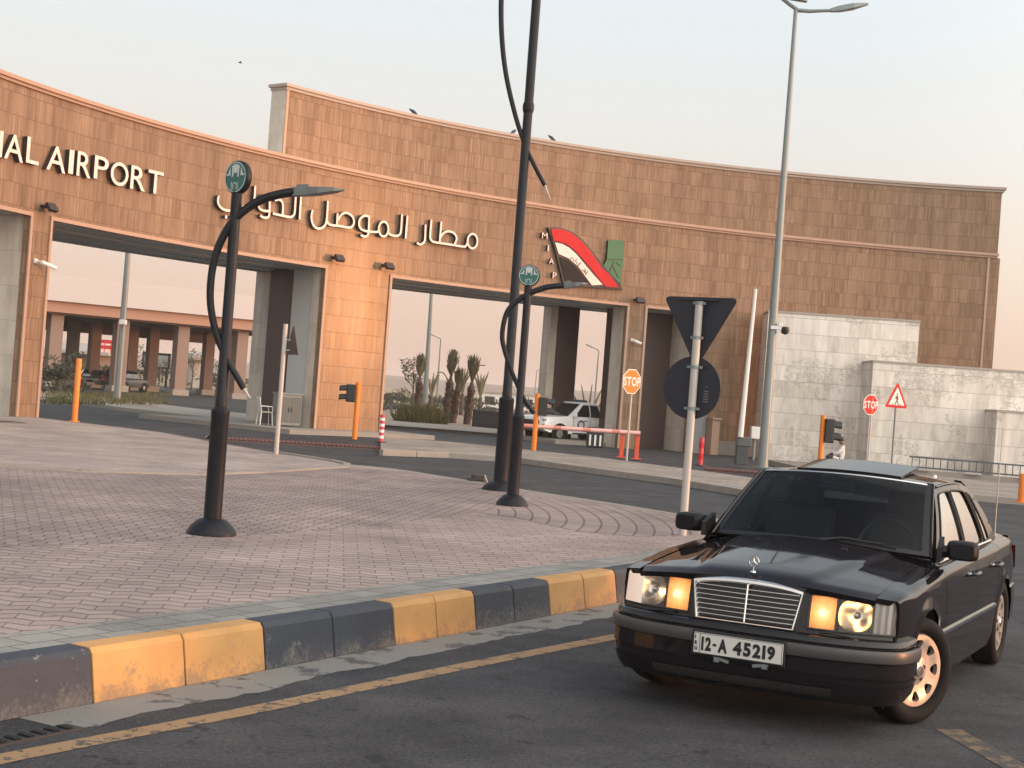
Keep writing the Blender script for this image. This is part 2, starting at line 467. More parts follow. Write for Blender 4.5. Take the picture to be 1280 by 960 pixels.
# hills along the horizon
hm = MB()
random.seed(3)
rows = []
for k, (dist, hh) in enumerate(((800, 0), (1050, 5), (1400, 9.5), (1700, 11.5), (2100, 9), (2400, 0))):
    row = []
    for i in range(61):
        x = -2000 + i * 66
        row.append((x, dist + 60 * math.sin(i * .5 + k), -.5 + 1.25 * hh * (1 + .16 * math.sin(i * .31 + 1.3) + .08 * math.sin(i * .9 + k))))
    rows.append(row)
hm.grid(rows)
MAT['hill'] = M('dry_hill', (.20, .15, .115), .95, var=.22, scale=.004)
tag(hm.build('hills', MAT['hill'], smooth='all'), kind='structure')

# --- the paved island with its painted kerb
ISL = .28
def kpt(t, o=0.0): return K0 + KD * t + KN * o
far_px = [(-60, 517), (48, 522), (100, 528), (200, 540), (310, 560), (347, 566), (414, 576), (434, 581), (470, 584), (500, 587.5), (590, 602), (661, 614), (760, 629), (840, 642)]
far = [gz(x, y, ISL) for x, y in far_px]
nose = [Vector((3.25, 20.2, 0)), Vector((3.75, 19.4, 0)), Vector((3.85, 18.7, 0))]
kerb_end = 12.6
isl = [kpt(-14, -.17), kpt(kerb_end, -.17)] + nose[::-1] + far[::-1] + [Vector((-30, 37, 0)), Vector((-30, 5, 0))]
slab('pavement', isl, ISL, .3, MAT['pave_near'], MAT['concrete'])
mid_px = [(-40, 686), (0, 684), (150, 679), (229, 672), (300, 671), (480, 656), (600, 640), (640, 632), (661, 616), (590, 604), (500, 589.5), (432, 584), (330, 591), (250, 594), (100, 590), (0, 584), (-40, 582)]
sheet('pavement_joints', [gz(x, y, ISL) for x, y in mid_px], ISL + .0015, MAT['pave_mid'])
path_px = [(-40, 581), (0, 583.5), (100, 589.5), (250, 593), (330, 590), (432, 583), (414, 577.2), (347, 567.2), (310, 561.2), (200, 541), (100, 529), (48, 523), (-40, 519)]
sheet('path', [gz(x, y, ISL) for x, y in path_px], ISL + .003, MAT['pave_path'])
fan_px = [(640, 646), (600, 641), (640, 633), (668, 622), (760, 632), (838, 645), (868, 657), (872, 668), (800, 671), (720, 664)]
sheet('pavement_fan', [gz(x, y, ISL) for x, y in fan_px], ISL + .003, MAT['pave_fan'])
sheet('pavement_border', [kpt(-14, -.175), kpt(kerb_end - .3, -.175), kpt(kerb_end - .6, -.58), kpt(-14, -.58)], ISL + .0015, MAT['pave_border'])
# path edging
em = MB()
for pl, zz in (([(0, 584), (100, 590), (250, 594), (330, 591), (432, 584), (434, 580.5), (414, 576), (347, 566)], ISL), ):
    P3 = [gz(x, y, ISL) for x, y in pl]
    for a, b in zip(P3, P3[1:]):
        d = (b - a); L = d.length; rot = Matrix.Rotation(math.atan2(d.y, d.x), 3, 'Z')
        em.box(((a + b) / 2) + Vector((0, 0, .012)), (L + .05, .12, .03), rot)
tag(em.build('path_edging', MAT['concrete']), kind='structure')
em = MB()
FE = far[7:] + nose
for a, b in zip(FE, FE[1:]):
    d = (b - a); L = d.length; rot = Matrix.Rotation(math.atan2(d.y, d.x), 3, 'Z')
    em.box(Vector(((a.x + b.x) / 2, (a.y + b.y) / 2, .142)), (L, .16, .29), rot)
tag(em.build('kerb_edge', MAT['concrete'], bevel=.02), kind='structure')

def kerb_paint(name, col, dirt):
    t = NT(name); P = t.pos(); x, y, z = t.sepv(P)
    n = t.noise(P, 5, 6, .7); n2 = t.noise(P, 38, 4, .7); n3 = t.noise(P, 1.6, 4, .6)
    c = t.ramp(n3, [(.3, tuple(k * .78 for k in col)), (.7, tuple(k * 1.12 for k in col))])
    chip = t.math('GREATER_THAN', t.math('ADD', t.math('MULTIPLY', n, .75), t.math('MULTIPLY', n2, .35)), .665)
    c = t.mix(t.math('MULTIPLY', chip, .55), c, dirt)
    low = t.math('SUBTRACT', 1.0, t.math('MULTIPLY', z, 7.5))
    lowm = t.math('MAXIMUM', t.math('MINIMUM', t.math('MULTIPLY', t.math('ADD', low, t.math('SUBTRACT', t.math('MULTIPLY', t.math('SUBTRACT', t.math('ADD', t.math('MULTIPLY', n, .6), t.math('MULTIPLY', n2, .4)), .5), 7.0), .25)), 1.1), 1.0), 0.0)
    c = t.mix(t.math('MULTIPLY', lowm, .7), c, t.mix(n2, (.030, .024, .02), tuple(k * .8 for k in dirt)))
    t.set(col=c, rough=t.math('MULTIPLY_ADD', n, .3, .5)); t.bump(t.math('ADD', n2, n), .35, .01)
    return t.mat
MAT['kerb_y'] = kerb_paint('yellow_kerb_paint', (.47, .255, .088), (.33, .25, .17))
MAT['kerb_k'] = kerb_paint('black_kerb_paint', (.026, .034, .050), (.20, .20, .195))
kb = MB()
cuts = [(-14, 0), (-11.4, 1), (-10.0, 0), (-8.6, 1), (-7.2, 0), (-5.8, 1), (-4.4, 0), (-3.0, 1), (-1.6, 0), (-.8, 0), (.60, 1), (2.01, 0), (3.40, 1), (4.47, 0), (5.64, 1), (6.88, 0), (8.2, 1), (9.6, 0), (11.0, 1), (12.5, None)]
rotk = Matrix.Rotation(KA, 3, 'Z')
def kerbstone(mb, t0, t1):
    prof = [(-.17, .0), (0.03, 0), (.02, .06), (-.012, .25), (-.035, .283), (-.17, .286)]
    g = .006
    a = [kpt(t0 + g, o) + Vector((0, 0, z)) for o, z in prof]; b = [kpt(t1 - g, o) + Vector((0, 0, z)) for o, z in prof]
    ia = [mb.V(p) for p in a]; ib = [mb.V(p) for p in b]; n = len(prof)
    for i in range(n):
        j = (i + 1) % n; mb.F(ia[i], ib[i], ib[j], ia[j])
    mb.F(*ia[::-1]); mb.F(*ib)
for (t0, c), (t1, _) in zip(cuts, cuts[1:]):
    kb.cm = c; nn = 2 if t1 - t0 > 1.0 else 1
    for k in range(nn): kerbstone(kb, t0 + (t1 - t0) * k / nn, t0 + (t1 - t0) * (k + 1) / nn)
tag(kb.build('kerb', [MAT['kerb_k'], MAT['kerb_y']], bevel=.007, weld=True), kind='structure')

def worn(name, col, under, thr=.56, sc=9.0):
    t = NT(name); P = t.pos(); n = t.noise(P, sc, 7, .75); n2 = t.noise(P, 1.1, 3)
    mk = t.math('GREATER_THAN', t.math('ADD', t.math('MULTIPLY', n, .8), t.math('MULTIPLY', n2, .25)), thr)
    c = t.mix(mk, t.mix(n2, tuple(k * .75 for k in col), tuple(k * 1.15 for k in col)), under)
    t.set(col=c, rough=.75); t.bump(t.noise(P, 180, 3), .3, .005); return t.mat
MAT['gutter'] = worn('gutter_concrete', (.20, .195, .185), (.075, .075, .075), .575, 3.0)
MAT['yellow_line'] = worn('worn_yellow_line', (.29, .18, .09), (.065, .058, .052), .565)
MAT['yellow_faint'] = worn('faint_yellow_line', (.17, .115, .062), (.045, .042, .04), .505)
MAT['white_line'] = worn('worn_white_line', (.42, .40, .37), (.08, .08, .08), .60)
random.seed(11)
def ribbon(name, mat, f0, f1, t0, t1, z, n=60):
    m = MB(); a, b = [], []
    for i in range(n + 1):
        t = t0 + (t1 - t0) * i / n; a.append(kpt(t, f0(t)) + Vector((0, 0, z))); b.append(kpt(t, f1(t)) + Vector((0, 0, z)))
    m.grid([a, b], flip=True); o = m.build(name, mat)
    if o.data.polygons[0].normal.z < 0: o.data.flip_normals()
    return tag(o, kind='structure')
ribbon('gutter', MAT['gutter'], lambda t: .02, lambda t: .36 + .012 * math.sin(t * 1.3) + .02 * math.sin(t * 5.3 + math.sin(t * 2.1)) + random.uniform(-.02, .02), .1, 13, .0015, 150)
yl = [gz(*p) for p in [(0, 949), (300, 891), (600, 829), (775, 795)]]
yo = [((p - K0).dot(KD), (p - K0).dot(KN)) for p in yl]
yo = [(-10, yo[0][1])] + yo + [(14, yo[-1][1] + .02)]
ribbon('road_marking_yellow', MAT['yellow_line'], lambda t: interp(yo, t) - .07, lambda t: interp(yo, t) + .07, -10, 14, .0025)
a, b = gz(1185, 912), gz(1285, 968)
d = (b - a).normalized(); nrm = Vector((-d.y, d.x, 0)) * .085
sheet('road_marking_patch', [a + nrm, b + nrm, b + d * 2 + nrm, b + d * 2 - nrm, b - nrm, a - nrm], .0025, MAT['yellow_faint'])

# --- sidewalk between the road and the gateway lanes
fw = [(476, 562), (560, 565.5), (650, 572), (740, 584.5), (840, 597.5), (920, 610), (1000, 625), (1100, 643), (1150, 655), (1185, 658)]
bk = [(1196, 645), (1150, 632), (1060, 616), (960, 600), (890, 590), (820, 581), (740, 570.5), (650, 561), (560, 552), (476, 546)]
sw = [gz(x, y, .15) for x, y in fw + bk]
slab('sidewalk', sw, .15, .16, MAT['pave_walk'], MAT['concrete'])
em = MB(); FE = [gz(x, y, .15) for x, y in fw]
for a, b in zip(FE, FE[1:]):
    d = b - a; rot = Matrix.Rotation(math.atan2(d.y, d.x), 3, 'Z'); k = max(1, int(d.length / 1.0))
    for i in range(k):
        c = a + d * ((i + .5) / k); em.box((c.x, c.y, .078), (d.length / k - .015, .18, .156), rot)
tag(em.build('sidewalk_kerb', MAT['concrete'], bevel=.015), kind='structure')
wl_ = [gz(x, y + 3.2, 0) for x, y in fw[2:]]
mm = MB(); mm.grid([[p + Vector((0, 0, .006)) for p in wl_], [p + Vector((-.06, -.12, .006)) for p in wl_]])
o = mm.build('road_marking_white', MAT['white_line']); 
if o.data.polygons[0].normal.z < 0: o.data.flip_normals()
tag(o, kind='structure')
# second road kerb on the right, below the white walls
slab('verge', [(9.6, 37.2), (30, 33.5), (40, 33), (40, 52), (9, 52)], .15, .17, MAT['pave_walk'], MAT['concrete'])
# --- pier islands and kerbs under the gateway
# ================================================================== GATEWAY BUILDING
FC = Vector((18.0397, 28.2589)); FR = 32.574
TC = Vector((14.972, 32.168)); TR = 29.974
def fhit(px, py, rad=FR, c=FC):
    d = ray(px, py); dx, dy = d.x, d.y
    a = dx * dx + dy * dy; b = -(dx * c.x + dy * c.y); cc = c.x ** 2 + c.y ** 2 - rad * rad
    t = (-b + math.sqrt(b * b - a * cc)) / a
    P = Vector((0, 0, CAM_H)) + d * t
    return math.degrees(math.atan2(P.x - c.x, P.y - c.y)), P.z
def fpt(a, z, rad=FR, c=FC): return Vector((c.x + rad * math.sin(R(a)), c.y + rad * math.cos(R(a)), z))

gate = thing('gateway_building', fpt(-35, 0) * 1.0, 'long curved tan stone airport gateway with wide portals and a taller rear wall', 'building')
GO = Vector(gate.location)
def gb(mb, name, mat, **k):
    mb.xf(Matrix.Translation(-GO)); return mb.build(name, mat, gate, **k)
OT = 5.42
m = MB()
m.arc(FC, FR, FR + .18, -86, 1.9, OT, 8.62)
for a0, a1 in ((-86, -80), (-70.6, -69.0), (-48.6, -43.45), (-25.25, -23.7), (-20.1, 1.9)):
    m.arc(FC, FR, FR + .18, a0, a1, -.3, OT, faces='fblr')
gb(m, 'front_wall', MAT['tan'])
m = MB(); m.arc(FC, FR + .18, 37.4, -86, 1.9, OT + .12, 8.62, faces='blrtu'); gb(m, 'upper_block', MAT['beige'])
m = MB(); m.arc(FC, FR + .182, 37.38, -86, -20.1, OT + .005, OT + .119, faces='fbu'); 
gb(m, 'soffit', MAT['soffit'])
m = MB()
for rr in (34.0, 35.4, 36.8):
    m.arc(FC, rr, rr + .12, -86, -20.1, OT - .05, OT + .004, faces='fbu')
gb(m, 'soffit_beam', MAT['soffit'])
# tall rear wall
a_l = math.degrees(math.atan2(-8.51 - TC.x, 51.27 - TC.y)); a_r = math.degrees(math.atan2(19.32 - TC.x, 61.81 - TC.y))
m = MB(); m.arc(TC, TR, TR + .72, a_l, a_r, 8.0, 11.42, faces='fbr')
m.arc(TC, TR, TR + .72, 0, a_r, 0, 8.0, faces='fbr'); gb(m, 'tall_wall', MAT['tan'])
m = MB(); m.arc(TC, TR + .01, TR + .73, a_l - .05, a_l, 8.0, 11.42); gb(m, 'tall_wall_end', MAT['beige'])
m = MB(); m.arc(TC, TR - .12, TR + .80, a_l - .25, a_r + .3, 11.52, 11.62); m.arc(TC, TR - .05, TR + .76, a_l - .12, a_r + .15, 11.42, 11.518)
gb(m, 'tall_cornice', M('tall_cornice_stone', (.36, .29, .245), .5, var=.1))
m = MB(); m.arc(TC, TR - .03, TR + .02, a_l - .02, a_l + .18, 8.7, 11.41); gb(m, 'tall_wall_edge_trim', MAT['trim'])
m = MB()
m.arc(FC, FR - .14, FR + .3, -86, 1.75, 8.70, 8.80); m.arc(FC, FR - .07, FR + .25, -86, 1.7, 8.62, 8.698)
gb(m, 'cornice', MAT['trim'])
m = MB(); m.arc(FC, FR - .05, FR + .02, 1.02, 1.18, -.2, 8.61); gb(m, 'corner_trim', MAT['trim'])
# opening trims
for a0, a1 in ((-80, -70.6), (-69.0, -48.6), (-43.45, -25.25), (-23.7, -20.1)):
    m = MB(); w = .17
    m.arc(FC, FR - .045, FR + .05, a0 - w, a1 + w, OT, OT + .10)
    m.arc(FC, FR - .045, FR + .05, a0 - w, a0, -.25, OT - .001); m.arc(FC, FR - .045, FR + .05, a1, a1 + w, -.25, OT - .001)
    gb(m, 'opening_trim', MAT['trim'])
# reveals and pier cores
def pier(parts):
    for nm, mat, r0, r1, a0, a1 in parts:
        m = MB(); m.arc(FC, r0, r1, a0, a1, -.3, OT + .003); gb(m, nm, MAT[mat])
def ang_at(px, py, rad): return fhit(px, py, rad)[0]
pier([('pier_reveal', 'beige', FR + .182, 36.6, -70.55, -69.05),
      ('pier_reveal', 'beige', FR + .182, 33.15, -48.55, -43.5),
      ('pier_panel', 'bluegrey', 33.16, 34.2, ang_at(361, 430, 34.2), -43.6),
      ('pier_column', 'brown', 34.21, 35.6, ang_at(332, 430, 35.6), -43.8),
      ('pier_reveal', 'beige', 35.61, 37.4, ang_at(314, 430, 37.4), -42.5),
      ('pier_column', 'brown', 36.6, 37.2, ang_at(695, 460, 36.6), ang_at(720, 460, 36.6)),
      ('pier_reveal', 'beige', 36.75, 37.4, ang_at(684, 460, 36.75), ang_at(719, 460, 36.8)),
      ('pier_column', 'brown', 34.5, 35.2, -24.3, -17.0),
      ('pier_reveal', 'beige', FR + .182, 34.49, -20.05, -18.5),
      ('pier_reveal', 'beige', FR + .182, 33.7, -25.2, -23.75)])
# stone plinth at the foot of the right wall
m = MB(); m.arc(FC, FR - .12, FR + .05, -18.2, 1.0, -.2, .55); gb(m, 'plinth', MAT['concrete'])
m = MB(); a0 = fhit(882, 540)[0]; a1 = fhit(891.5, 540)[0]
m.arc(FC, FR - .55, FR, a0, a1, -.1, 1.35); m.arc(FC, FR - .62, FR, a0 - .06, a1 + .06, 1.352, 1.43); gb(m, 'buttress', MAT['trim'])
m = MB(); a0 = fhit(865, 540)[0]; a1 = fhit(881, 540)[0]
m.arc(FC, FR - .06, FR, a0, a1, -.1, 1.55); gb(m, 'door', M('grey_metal_door', (.20, .215, .225), .45, var=.1))
# islands under the piers
for a0, a1, r0, r1 in ((-52.5, -41.0, 31.3, 38.6), (-29.0, -23.0, 33.5, 38.4)):
    m = MB(); m.arc(FC, r0, r1, a0, a1, -.05, .15); tag(m.build('pier_pavement', MAT['concrete']), kind='structure')

# ------------------------------------------------------------------ lettering
def text_polys(ch, bold=0.0):
    cu = bpy.data.curves.new('t', 'FONT'); cu.body = ch; cu.size = 1.0; cu.resolution_u = 4; cu.fill_mode = 'BOTH'; cu.extrude = .5; cu.offset = bold
    o = bpy.data.objects.new('t', cu); COL.objects.link(o)
    bpy.context.view_layer.update()
    me = bpy.data.meshes.new_from_object(o.evaluated_get(bpy.context.evaluated_depsgraph_get()))
    bpy.data.objects.remove(o); bpy.data.curves.remove(cu)
    vs_ = [v.co.copy() for v in me.vertices]; fs = [tuple(p.vertices) for p in me.polygons]
    bpy.data.meshes.remove(me)
    x0 = min(v.x for v in vs_); x1 = max(v.x for v in vs_); y0 = min(v.y for v in vs_); y1 = max(v.y for v in vs_)
    return [((v.x - x0) / (x1 - x0), (v.y - y0) / (y1 - y0), v.z + .5) for v in vs_], fs, (x1 - x0) / (y1 - y0)
_tc = {}
BOLD = [0.0]
def glyph(ch):
    k = (ch, BOLD[0])
    if k not in _tc: _tc[k] = text_polys(ch, BOLD[0])
    return _tc[k]
def text_mesh(mb, ch, fn, bold=0):
    """fn(u, v, w) -> point, u,v in 0..1 over the glyph, w = 0 back .. 1 front"""
    vs_, fs, asp = glyph(ch); base = len(mb.v)
    for u, v, w in vs_: mb.V(fn(u, v, w))
    k = mb.cm
    for f in fs:
        zs_ = [vs_[i][2] for i in f]
        mb.cm = k if min(zs_) > .5 else k + 1
        mb.F(*[i + base for i in f])
    mb.cm = k
def flat_text(mb, s, origin, ux, uy, height, gap=.12, depth=.004, wscale=1.0, n=None):
    """upright text starting at origin; ux,uy unit vectors"""
    x = 0.0; ux, uy = Vector(ux), Vector(uy); n = n or ux.cross(uy)
    for ch in s:
        if ch == ' ': x += height * .35; continue
        _, _, asp = glyph(ch)
        h = height * (.18 if ch in '-.' else 1); w = h * asp * wscale
        if ch in '-.': w = height * .28
        y0 = height * .41 if ch == '-' else 0
        text_mesh(mb, ch, lambda u, v, d: Vector(origin) + ux * (x + u * w) + uy * (y0 + v * h) + n * (d * depth))
        x += w + height * gap
    return x
esign = thing('wall_lettering', fpt(-67, 6.7), 'raised pale capital letters reading AIRPORT on the curved stone wall', 'sign')
def put_letter(root, ch, px0, px1, pyt, pyb, name='letter'):
    ym = (pyt + pyb) / 2
    q = FR - .15; a0 = fhit(px0, ym, q)[0]; a1 = fhit(px1, ym, q)[0]; xm = (px0 + px1) / 2
    z1 = fhit(xm, pyt, q)[1]; z0 = fhit(xm, pyb, q)[1]
    m = MB()
    text_mesh(m, ch, lambda u, v, w: fpt(a0 + (a1 - a0) * u, z0 + (z1 - z0) * v, FR - .03 - .13 * w))
    m.xf(Matrix.Translation(-Vector(root.location)))
    return m.build(name, [MAT['letter_face'], MAT['letter_side']], root)
S = 5.3333
BOLD[0] = .004
for ch, x0, x1, yt, yb in (('N', -130, 18, 425, 605), ('A', 30, 158, 470, 645), ('L', 176, 262, 492, 668), ('A', 312, 440, 548, 718), ('I', 458, 490, 572, 733), ('R', 512, 608, 588, 755),
                           ('P', 627, 722, 617, 772), ('O', 736, 856, 655, 814), ('R', 870, 970, 683, 842), ('T', 984, 1086, 712, 866)):
    put_letter(esign, ch, x0 / S, x1 / S, 80 + yt / S, 80 + yb / S)

BOLD[0] = .02
def ribbon2(mb, pts, w, fn, closed=False):
    """flat stroke of width w along 2D pts, extruded; fn(x, y, d)"""
    n = len(pts); L, Rr = [], []
    for i, p in enumerate(pts):
        a = pts[(i - 1) % n] if (closed or i > 0) else p; b = pts[(i + 1) % n] if (closed or i < n - 1) else p
        tx, ty = b[0] - a[0], b[1] - a[1]; q = math.hypot(tx, ty) or 1
        nx, ny = -ty / q * w / 2, tx / q * w / 2
        L.append((p[0] + nx, p[1] + ny)); Rr.append((p[0] - nx, p[1] - ny))
    idx = []
    for (a, b) in zip(L, Rr): idx.append([mb.V(fn(*a, 1)), mb.V(fn(*b, 1)), mb.V(fn(*b, 0)), mb.V(fn(*a, 0))])
    rng = range(n if closed else n - 1); k = mb.cm
    for i in rng:
        A, B = idx[i], idx[(i + 1) % n]
        mb.cm = k; mb.F(A[0], A[1], B[1], B[0]); mb.cm = k + 1
        mb.F(A[1], A[2], B[2], B[1]); mb.F(A[3], A[0], B[0], B[3])
    if not closed:
        mb.cm = k + 1; mb.F(idx[0][0], idx[0][3], idx[0][2], idx[0][1]); mb.F(*idx[-1])
    mb.cm = k
def ell(cx, cy, rx, ry, n=28): return [(cx + rx * math.cos(2 * math.pi * i / n), cy + ry * math.sin(2 * math.pi * i / n)) for i in range(n)]
def sp2(pts, n=5): return [(p.x, p.y) for p in spline([(x, y, 0) for x, y in pts], n)]
I1 = lambda x, y: (264 + x / 8, 220 + y / 8)
I2 = lambda x, y: (380 + x / 10.667, 230 + y / 10.667)
I3 = lambda x, y: (490 + x / 10.667, 240 + y / 10.667)
STROKES = {  # word -> list of (pixel map, points, closed)
 'right': [(I3, [(447, 435), (440, 600), (428, 665), (378, 700), (330, 678)], 0), (I3, [(525, 370), (508, 580), (520, 640), (565, 668), (760, 698), (950, 728), (985, 715), (1004, 680)], 0),
           (I3, [(657, 395), (635, 665)], 0), (I3, [(645, 605), (690, 545), (750, 525), (820, 545), (858, 600), (855, 650), (832, 692)], 0), (I3, ell(1072, 655, 66, 97), 1)],
 'mid': [(I3, [(205, 315), (180, 620)], 0), (I3, [(132, 300), (120, 500), (105, 560), (72, 582), (20, 582), (-30, 565), (-48, 545)], 0),
         (I2, ell(1060, 600, 64, 99), 1), (I2, [(868, 432), (800, 425), (745, 470), (732, 540), (760, 600), (830, 628), (955, 640), (985, 630), (1000, 600)], 0), (I2, [(868, 425), (858, 640), (840, 690), (800, 700), (755, 678)], 0),
         (I2, [(447, 390), (437, 545)], 0), (I2, [(455, 480), (500, 405), (570, 385), (640, 430), (665, 500), (650, 555), (600, 580), (480, 562), (345, 542), (308, 500)], 0),
         (I2, [(318, 225), (300, 480), (270, 560), (205, 595), (140, 570), (105, 500), (98, 420), (115, 350)], 0)],
 'left': [(I1, [(901, 145), (882, 435)], 0), (I1, [(846, 150), (835, 350), (815, 400), (780, 410), (690, 392), (615, 375)], 0), (I1, [(635, 243), (685, 238), (715, 280), (712, 390)], 0),
          (I1, [(583, 215), (580, 380), (560, 415), (515, 412), (488, 395)], 0), (I1, [(588, 205), (520, 195), (475, 240), (478, 315), (515, 345), (582, 352)], 0),
          (I1, [(440, 100), (425, 280), (400, 318), (350, 322), (312, 298)], 0), (I1, [(75, 198), (65, 250), (82, 300), (130, 338), (210, 347), (290, 330), (322, 300)], 0)]}
asign = thing('wall_lettering', fpt(-47, 6.7), 'raised pale Arabic lettering in three words on the curved stone wall', 'sign')
for word in ('right', 'mid', 'left'):
    m = MB()
    for mp, pts, cl in STROKES[word]:
        P2 = []
        for x, y in pts:
            a, z = fhit(*mp(x, y), FR - .15); P2.append((R(a) * FR, z))
        P2 = P2 if cl else (sp2(P2) if len(P2) > 2 else P2)
        ribbon2(m, P2, .075, lambda x, y, d: fpt(math.degrees(x / FR), y, FR - .03 - .13 * d), bool(cl))
    if word == 'left':
        for x, y in ((148, 410), (192, 414)):
            a, z = fhit(*I1(x, y), FR - .15); ribbon2(m, [(R(a) * FR - .045, z), (R(a) * FR + .045, z)], .09, lambda x, y, d: fpt(math.degrees(x / FR), y, FR - .03 - .13 * d))
    m.xf(Matrix.Translation(-Vector(asign.location)))
    m.build('word', [MAT['letter_face'], MAT['letter_side']], asign)

BOLD[0] = 0.0
# tail-fin flag emblem
logo = thing('wall_emblem', fpt(-28.5, 6.0), 'tail fin flag emblem in red, white and black with a green figure', 'emblem')
I4 = lambda x, y: (670 + x / 10.667, 276 + y / 10.667)
def logo_part(name, pts, mat, d0, d1, side=None):
    P2 = [fhit(*I4(x, y), FR - .15) for x, y in pts]
    pts3 = [fpt(a, z, FR - d1) for a, z in P2]; m = MB(); A = [m.V(p - Vector(logo.location)) for p in pts3]; B = [m.V(fpt(a, z, FR - d0) - Vector(logo.location)) for a, z in P2]
    m.F(*A); n = len(A); m.cm = 1
    for i in range(n): m.F(A[(i + 1) % n], A[i], B[i], B[(i + 1) % n])
    o = m.build(name, [mat, side or MAT['logo_dark']], logo); return o
def smooth_poly(pts): return pts
logo_part('backing', [(160, 88), (260, 84), (380, 105), (490, 150), (600, 230), (700, 335), (800, 465), (880, 568), (1000, 700), (1120, 850), (1165, 918), (1000, 905), (700, 885), (380, 870), (335, 700), (285, 490), (240, 320), (195, 190)], MAT['logo_dark'], .0, .14)
logo_part('red_stripe', [(195, 108), (330, 110), (465, 160), (580, 250), (690, 365), (800, 520), (890, 645), (960, 700), (1100, 887), (930, 880), (830, 765), (700, 605), (560, 440), (480, 365), (380, 300), (232, 262)], MAT['red'], .14, .17)
logo_part('white_stripe', [(250, 287), (350, 310), (440, 360), (530, 440), (640, 570), (760, 715), (888, 852), (742, 860), (660, 750), (560, 610), (430, 500), (300, 442)], MAT['letter_face'], .14, .17)
logo_part('black_stripe', [(312, 485), (400, 510), (500, 590), (600, 700), (695, 828), (392, 818), (350, 650)], M('flag_black', (.020, .014, .013), .6, spec=.15), .14, .17)
logo_part('green_figure', [(968, 262), (1060, 250), (1172, 268), (1168, 520), (1165, 560), (1172, 610), (1142, 640), (1132, 850), (1060, 770), (985, 690), (885, 640), (935, 540), (950, 500)], MAT['green'], .0, .13)
gm = MB()
for pts in ([(950, 518), (1165, 518)], [(1030, 560), (1030, 610), (1100, 760)], [(1070, 550), (1125, 600)], [(975, 690), (1040, 545)]):
    P2 = [(R(fhit(*I4(x, y), FR - .15)[0]) * FR, fhit(*I4(x, y), FR - .15)[1]) for x, y in pts]
    ribbon2(gm, P2, .035, lambda x, y, d: fpt(math.degrees(x / FR), y, FR - .131 - .012 * d) - Vector(logo.location))
gm.build('figure_outline', [MAT['logo_dark'], MAT['logo_dark']], logo)
gm = MB()
SC = [[(452, 515), (475, 490), (495, 515)], [(490, 520), (505, 545), (520, 520), (535, 560)], [(530, 520), (560, 505)], [(535, 560), (560, 600), (580, 560)], [(560, 600), (600, 545)], [(605, 650), (650, 690), (640, 640)], [(635, 690), (660, 650), (655, 720)], [(655, 720), (690, 670)]]
for pts in SC:
    P2 = [(R(fhit(*I4(x, y), FR - .15)[0]) * FR, fhit(*I4(x, y), FR - .15)[1]) for x, y in pts]
    ribbon2(gm, P2, .03, lambda x, y, d: fpt(math.degrees(x / FR), y, FR - .171 - .006 * d) - Vector(logo.location))
gm.build('flag_script', [M('script_dark_green', (.02, .035, .02), .5), MAT['logo_dark']], logo)
msign = thing('wall_lettering', fpt(-31.5, 7.0), 'small pale letters M I A P stepping down beside the flag emblem', 'sign')
for ch, x0, x1, yt, yb in (('M', 80, 152, 160, 238), ('I', 155, 170, 325, 405), ('A', 172, 238, 502, 575), ('P', 222, 272, 690, 768)):
    put_letter(msign, ch, *(I4(x0, 0)[0], I4(x1, 0)[0], I4(0, yt)[1], I4(0, yb)[1]))

# wall fittings
def floodlight(px, py, label):
    a, z = fhit(px, py); t = thing('floodlight', fpt(a, z), label, 'floodlight', 'floodlights above the portals')
    rot = Matrix.Rotation(R(-a), 3, 'Z') 
    m = MB(); m.box((0, -.30, -.02), (.34, .10, .24), Matrix.Rotation(R(-35), 3, 'X')); m.xf(rot.to_4x4()); m.build('lamp_housing', MAT['logo_dark'], t, bevel=.01)
    m = MB(); m.box((0, -.1, .0), (.09, .22, .07)); m.box((-.2, -.22, -.02), (.025, .22, .05)); m.box((.2, -.22, -.02), (.025, .22, .05)); m.box((0, -.11, 0), (.42, .025, .05)); m.xf(rot.to_4x4()); m.build('bracket', MAT['dark_steel'], t)
    return t
floodlight(53, 258, 'dark floodlight between the two left portals, below the letter A')
floodlight(417, 322, 'dark floodlight at the left edge of the orange lit pier')
floodlight(480, 332, 'dark floodlight at the right edge of the orange lit pier')
floodlight(796, 375, 'dark floodlight between the flag emblem and the doorway')
def bullet(px, py, label, ln=.42):
    a, z = fhit(px, py); t = thing('security_camera', fpt(a, z), label, 'camera', 'cameras on the gateway piers')
    rot = Matrix.Rotation(R(-a), 4, 'Z')
    m = MB(); m.tube([(-.1, -.22, .03), (ln - .1, -.36, -.08)], .055, 12); m.xf(rot); m.build('camera_body', MAT['white'], t)
    m = MB(); m.tube([(-.08, 0, .05), (-.08, -.22, .03)], .03, 8); m.box((-.08, -.02, .05), (.12, .04, .12)); m.xf(rot); m.build('bracket', MAT['white'], t)
bullet(46, 329, 'white camera on the narrow left pier pointing right')
bullet(792, 427, 'small white camera on the pier beside the doorway', .25)

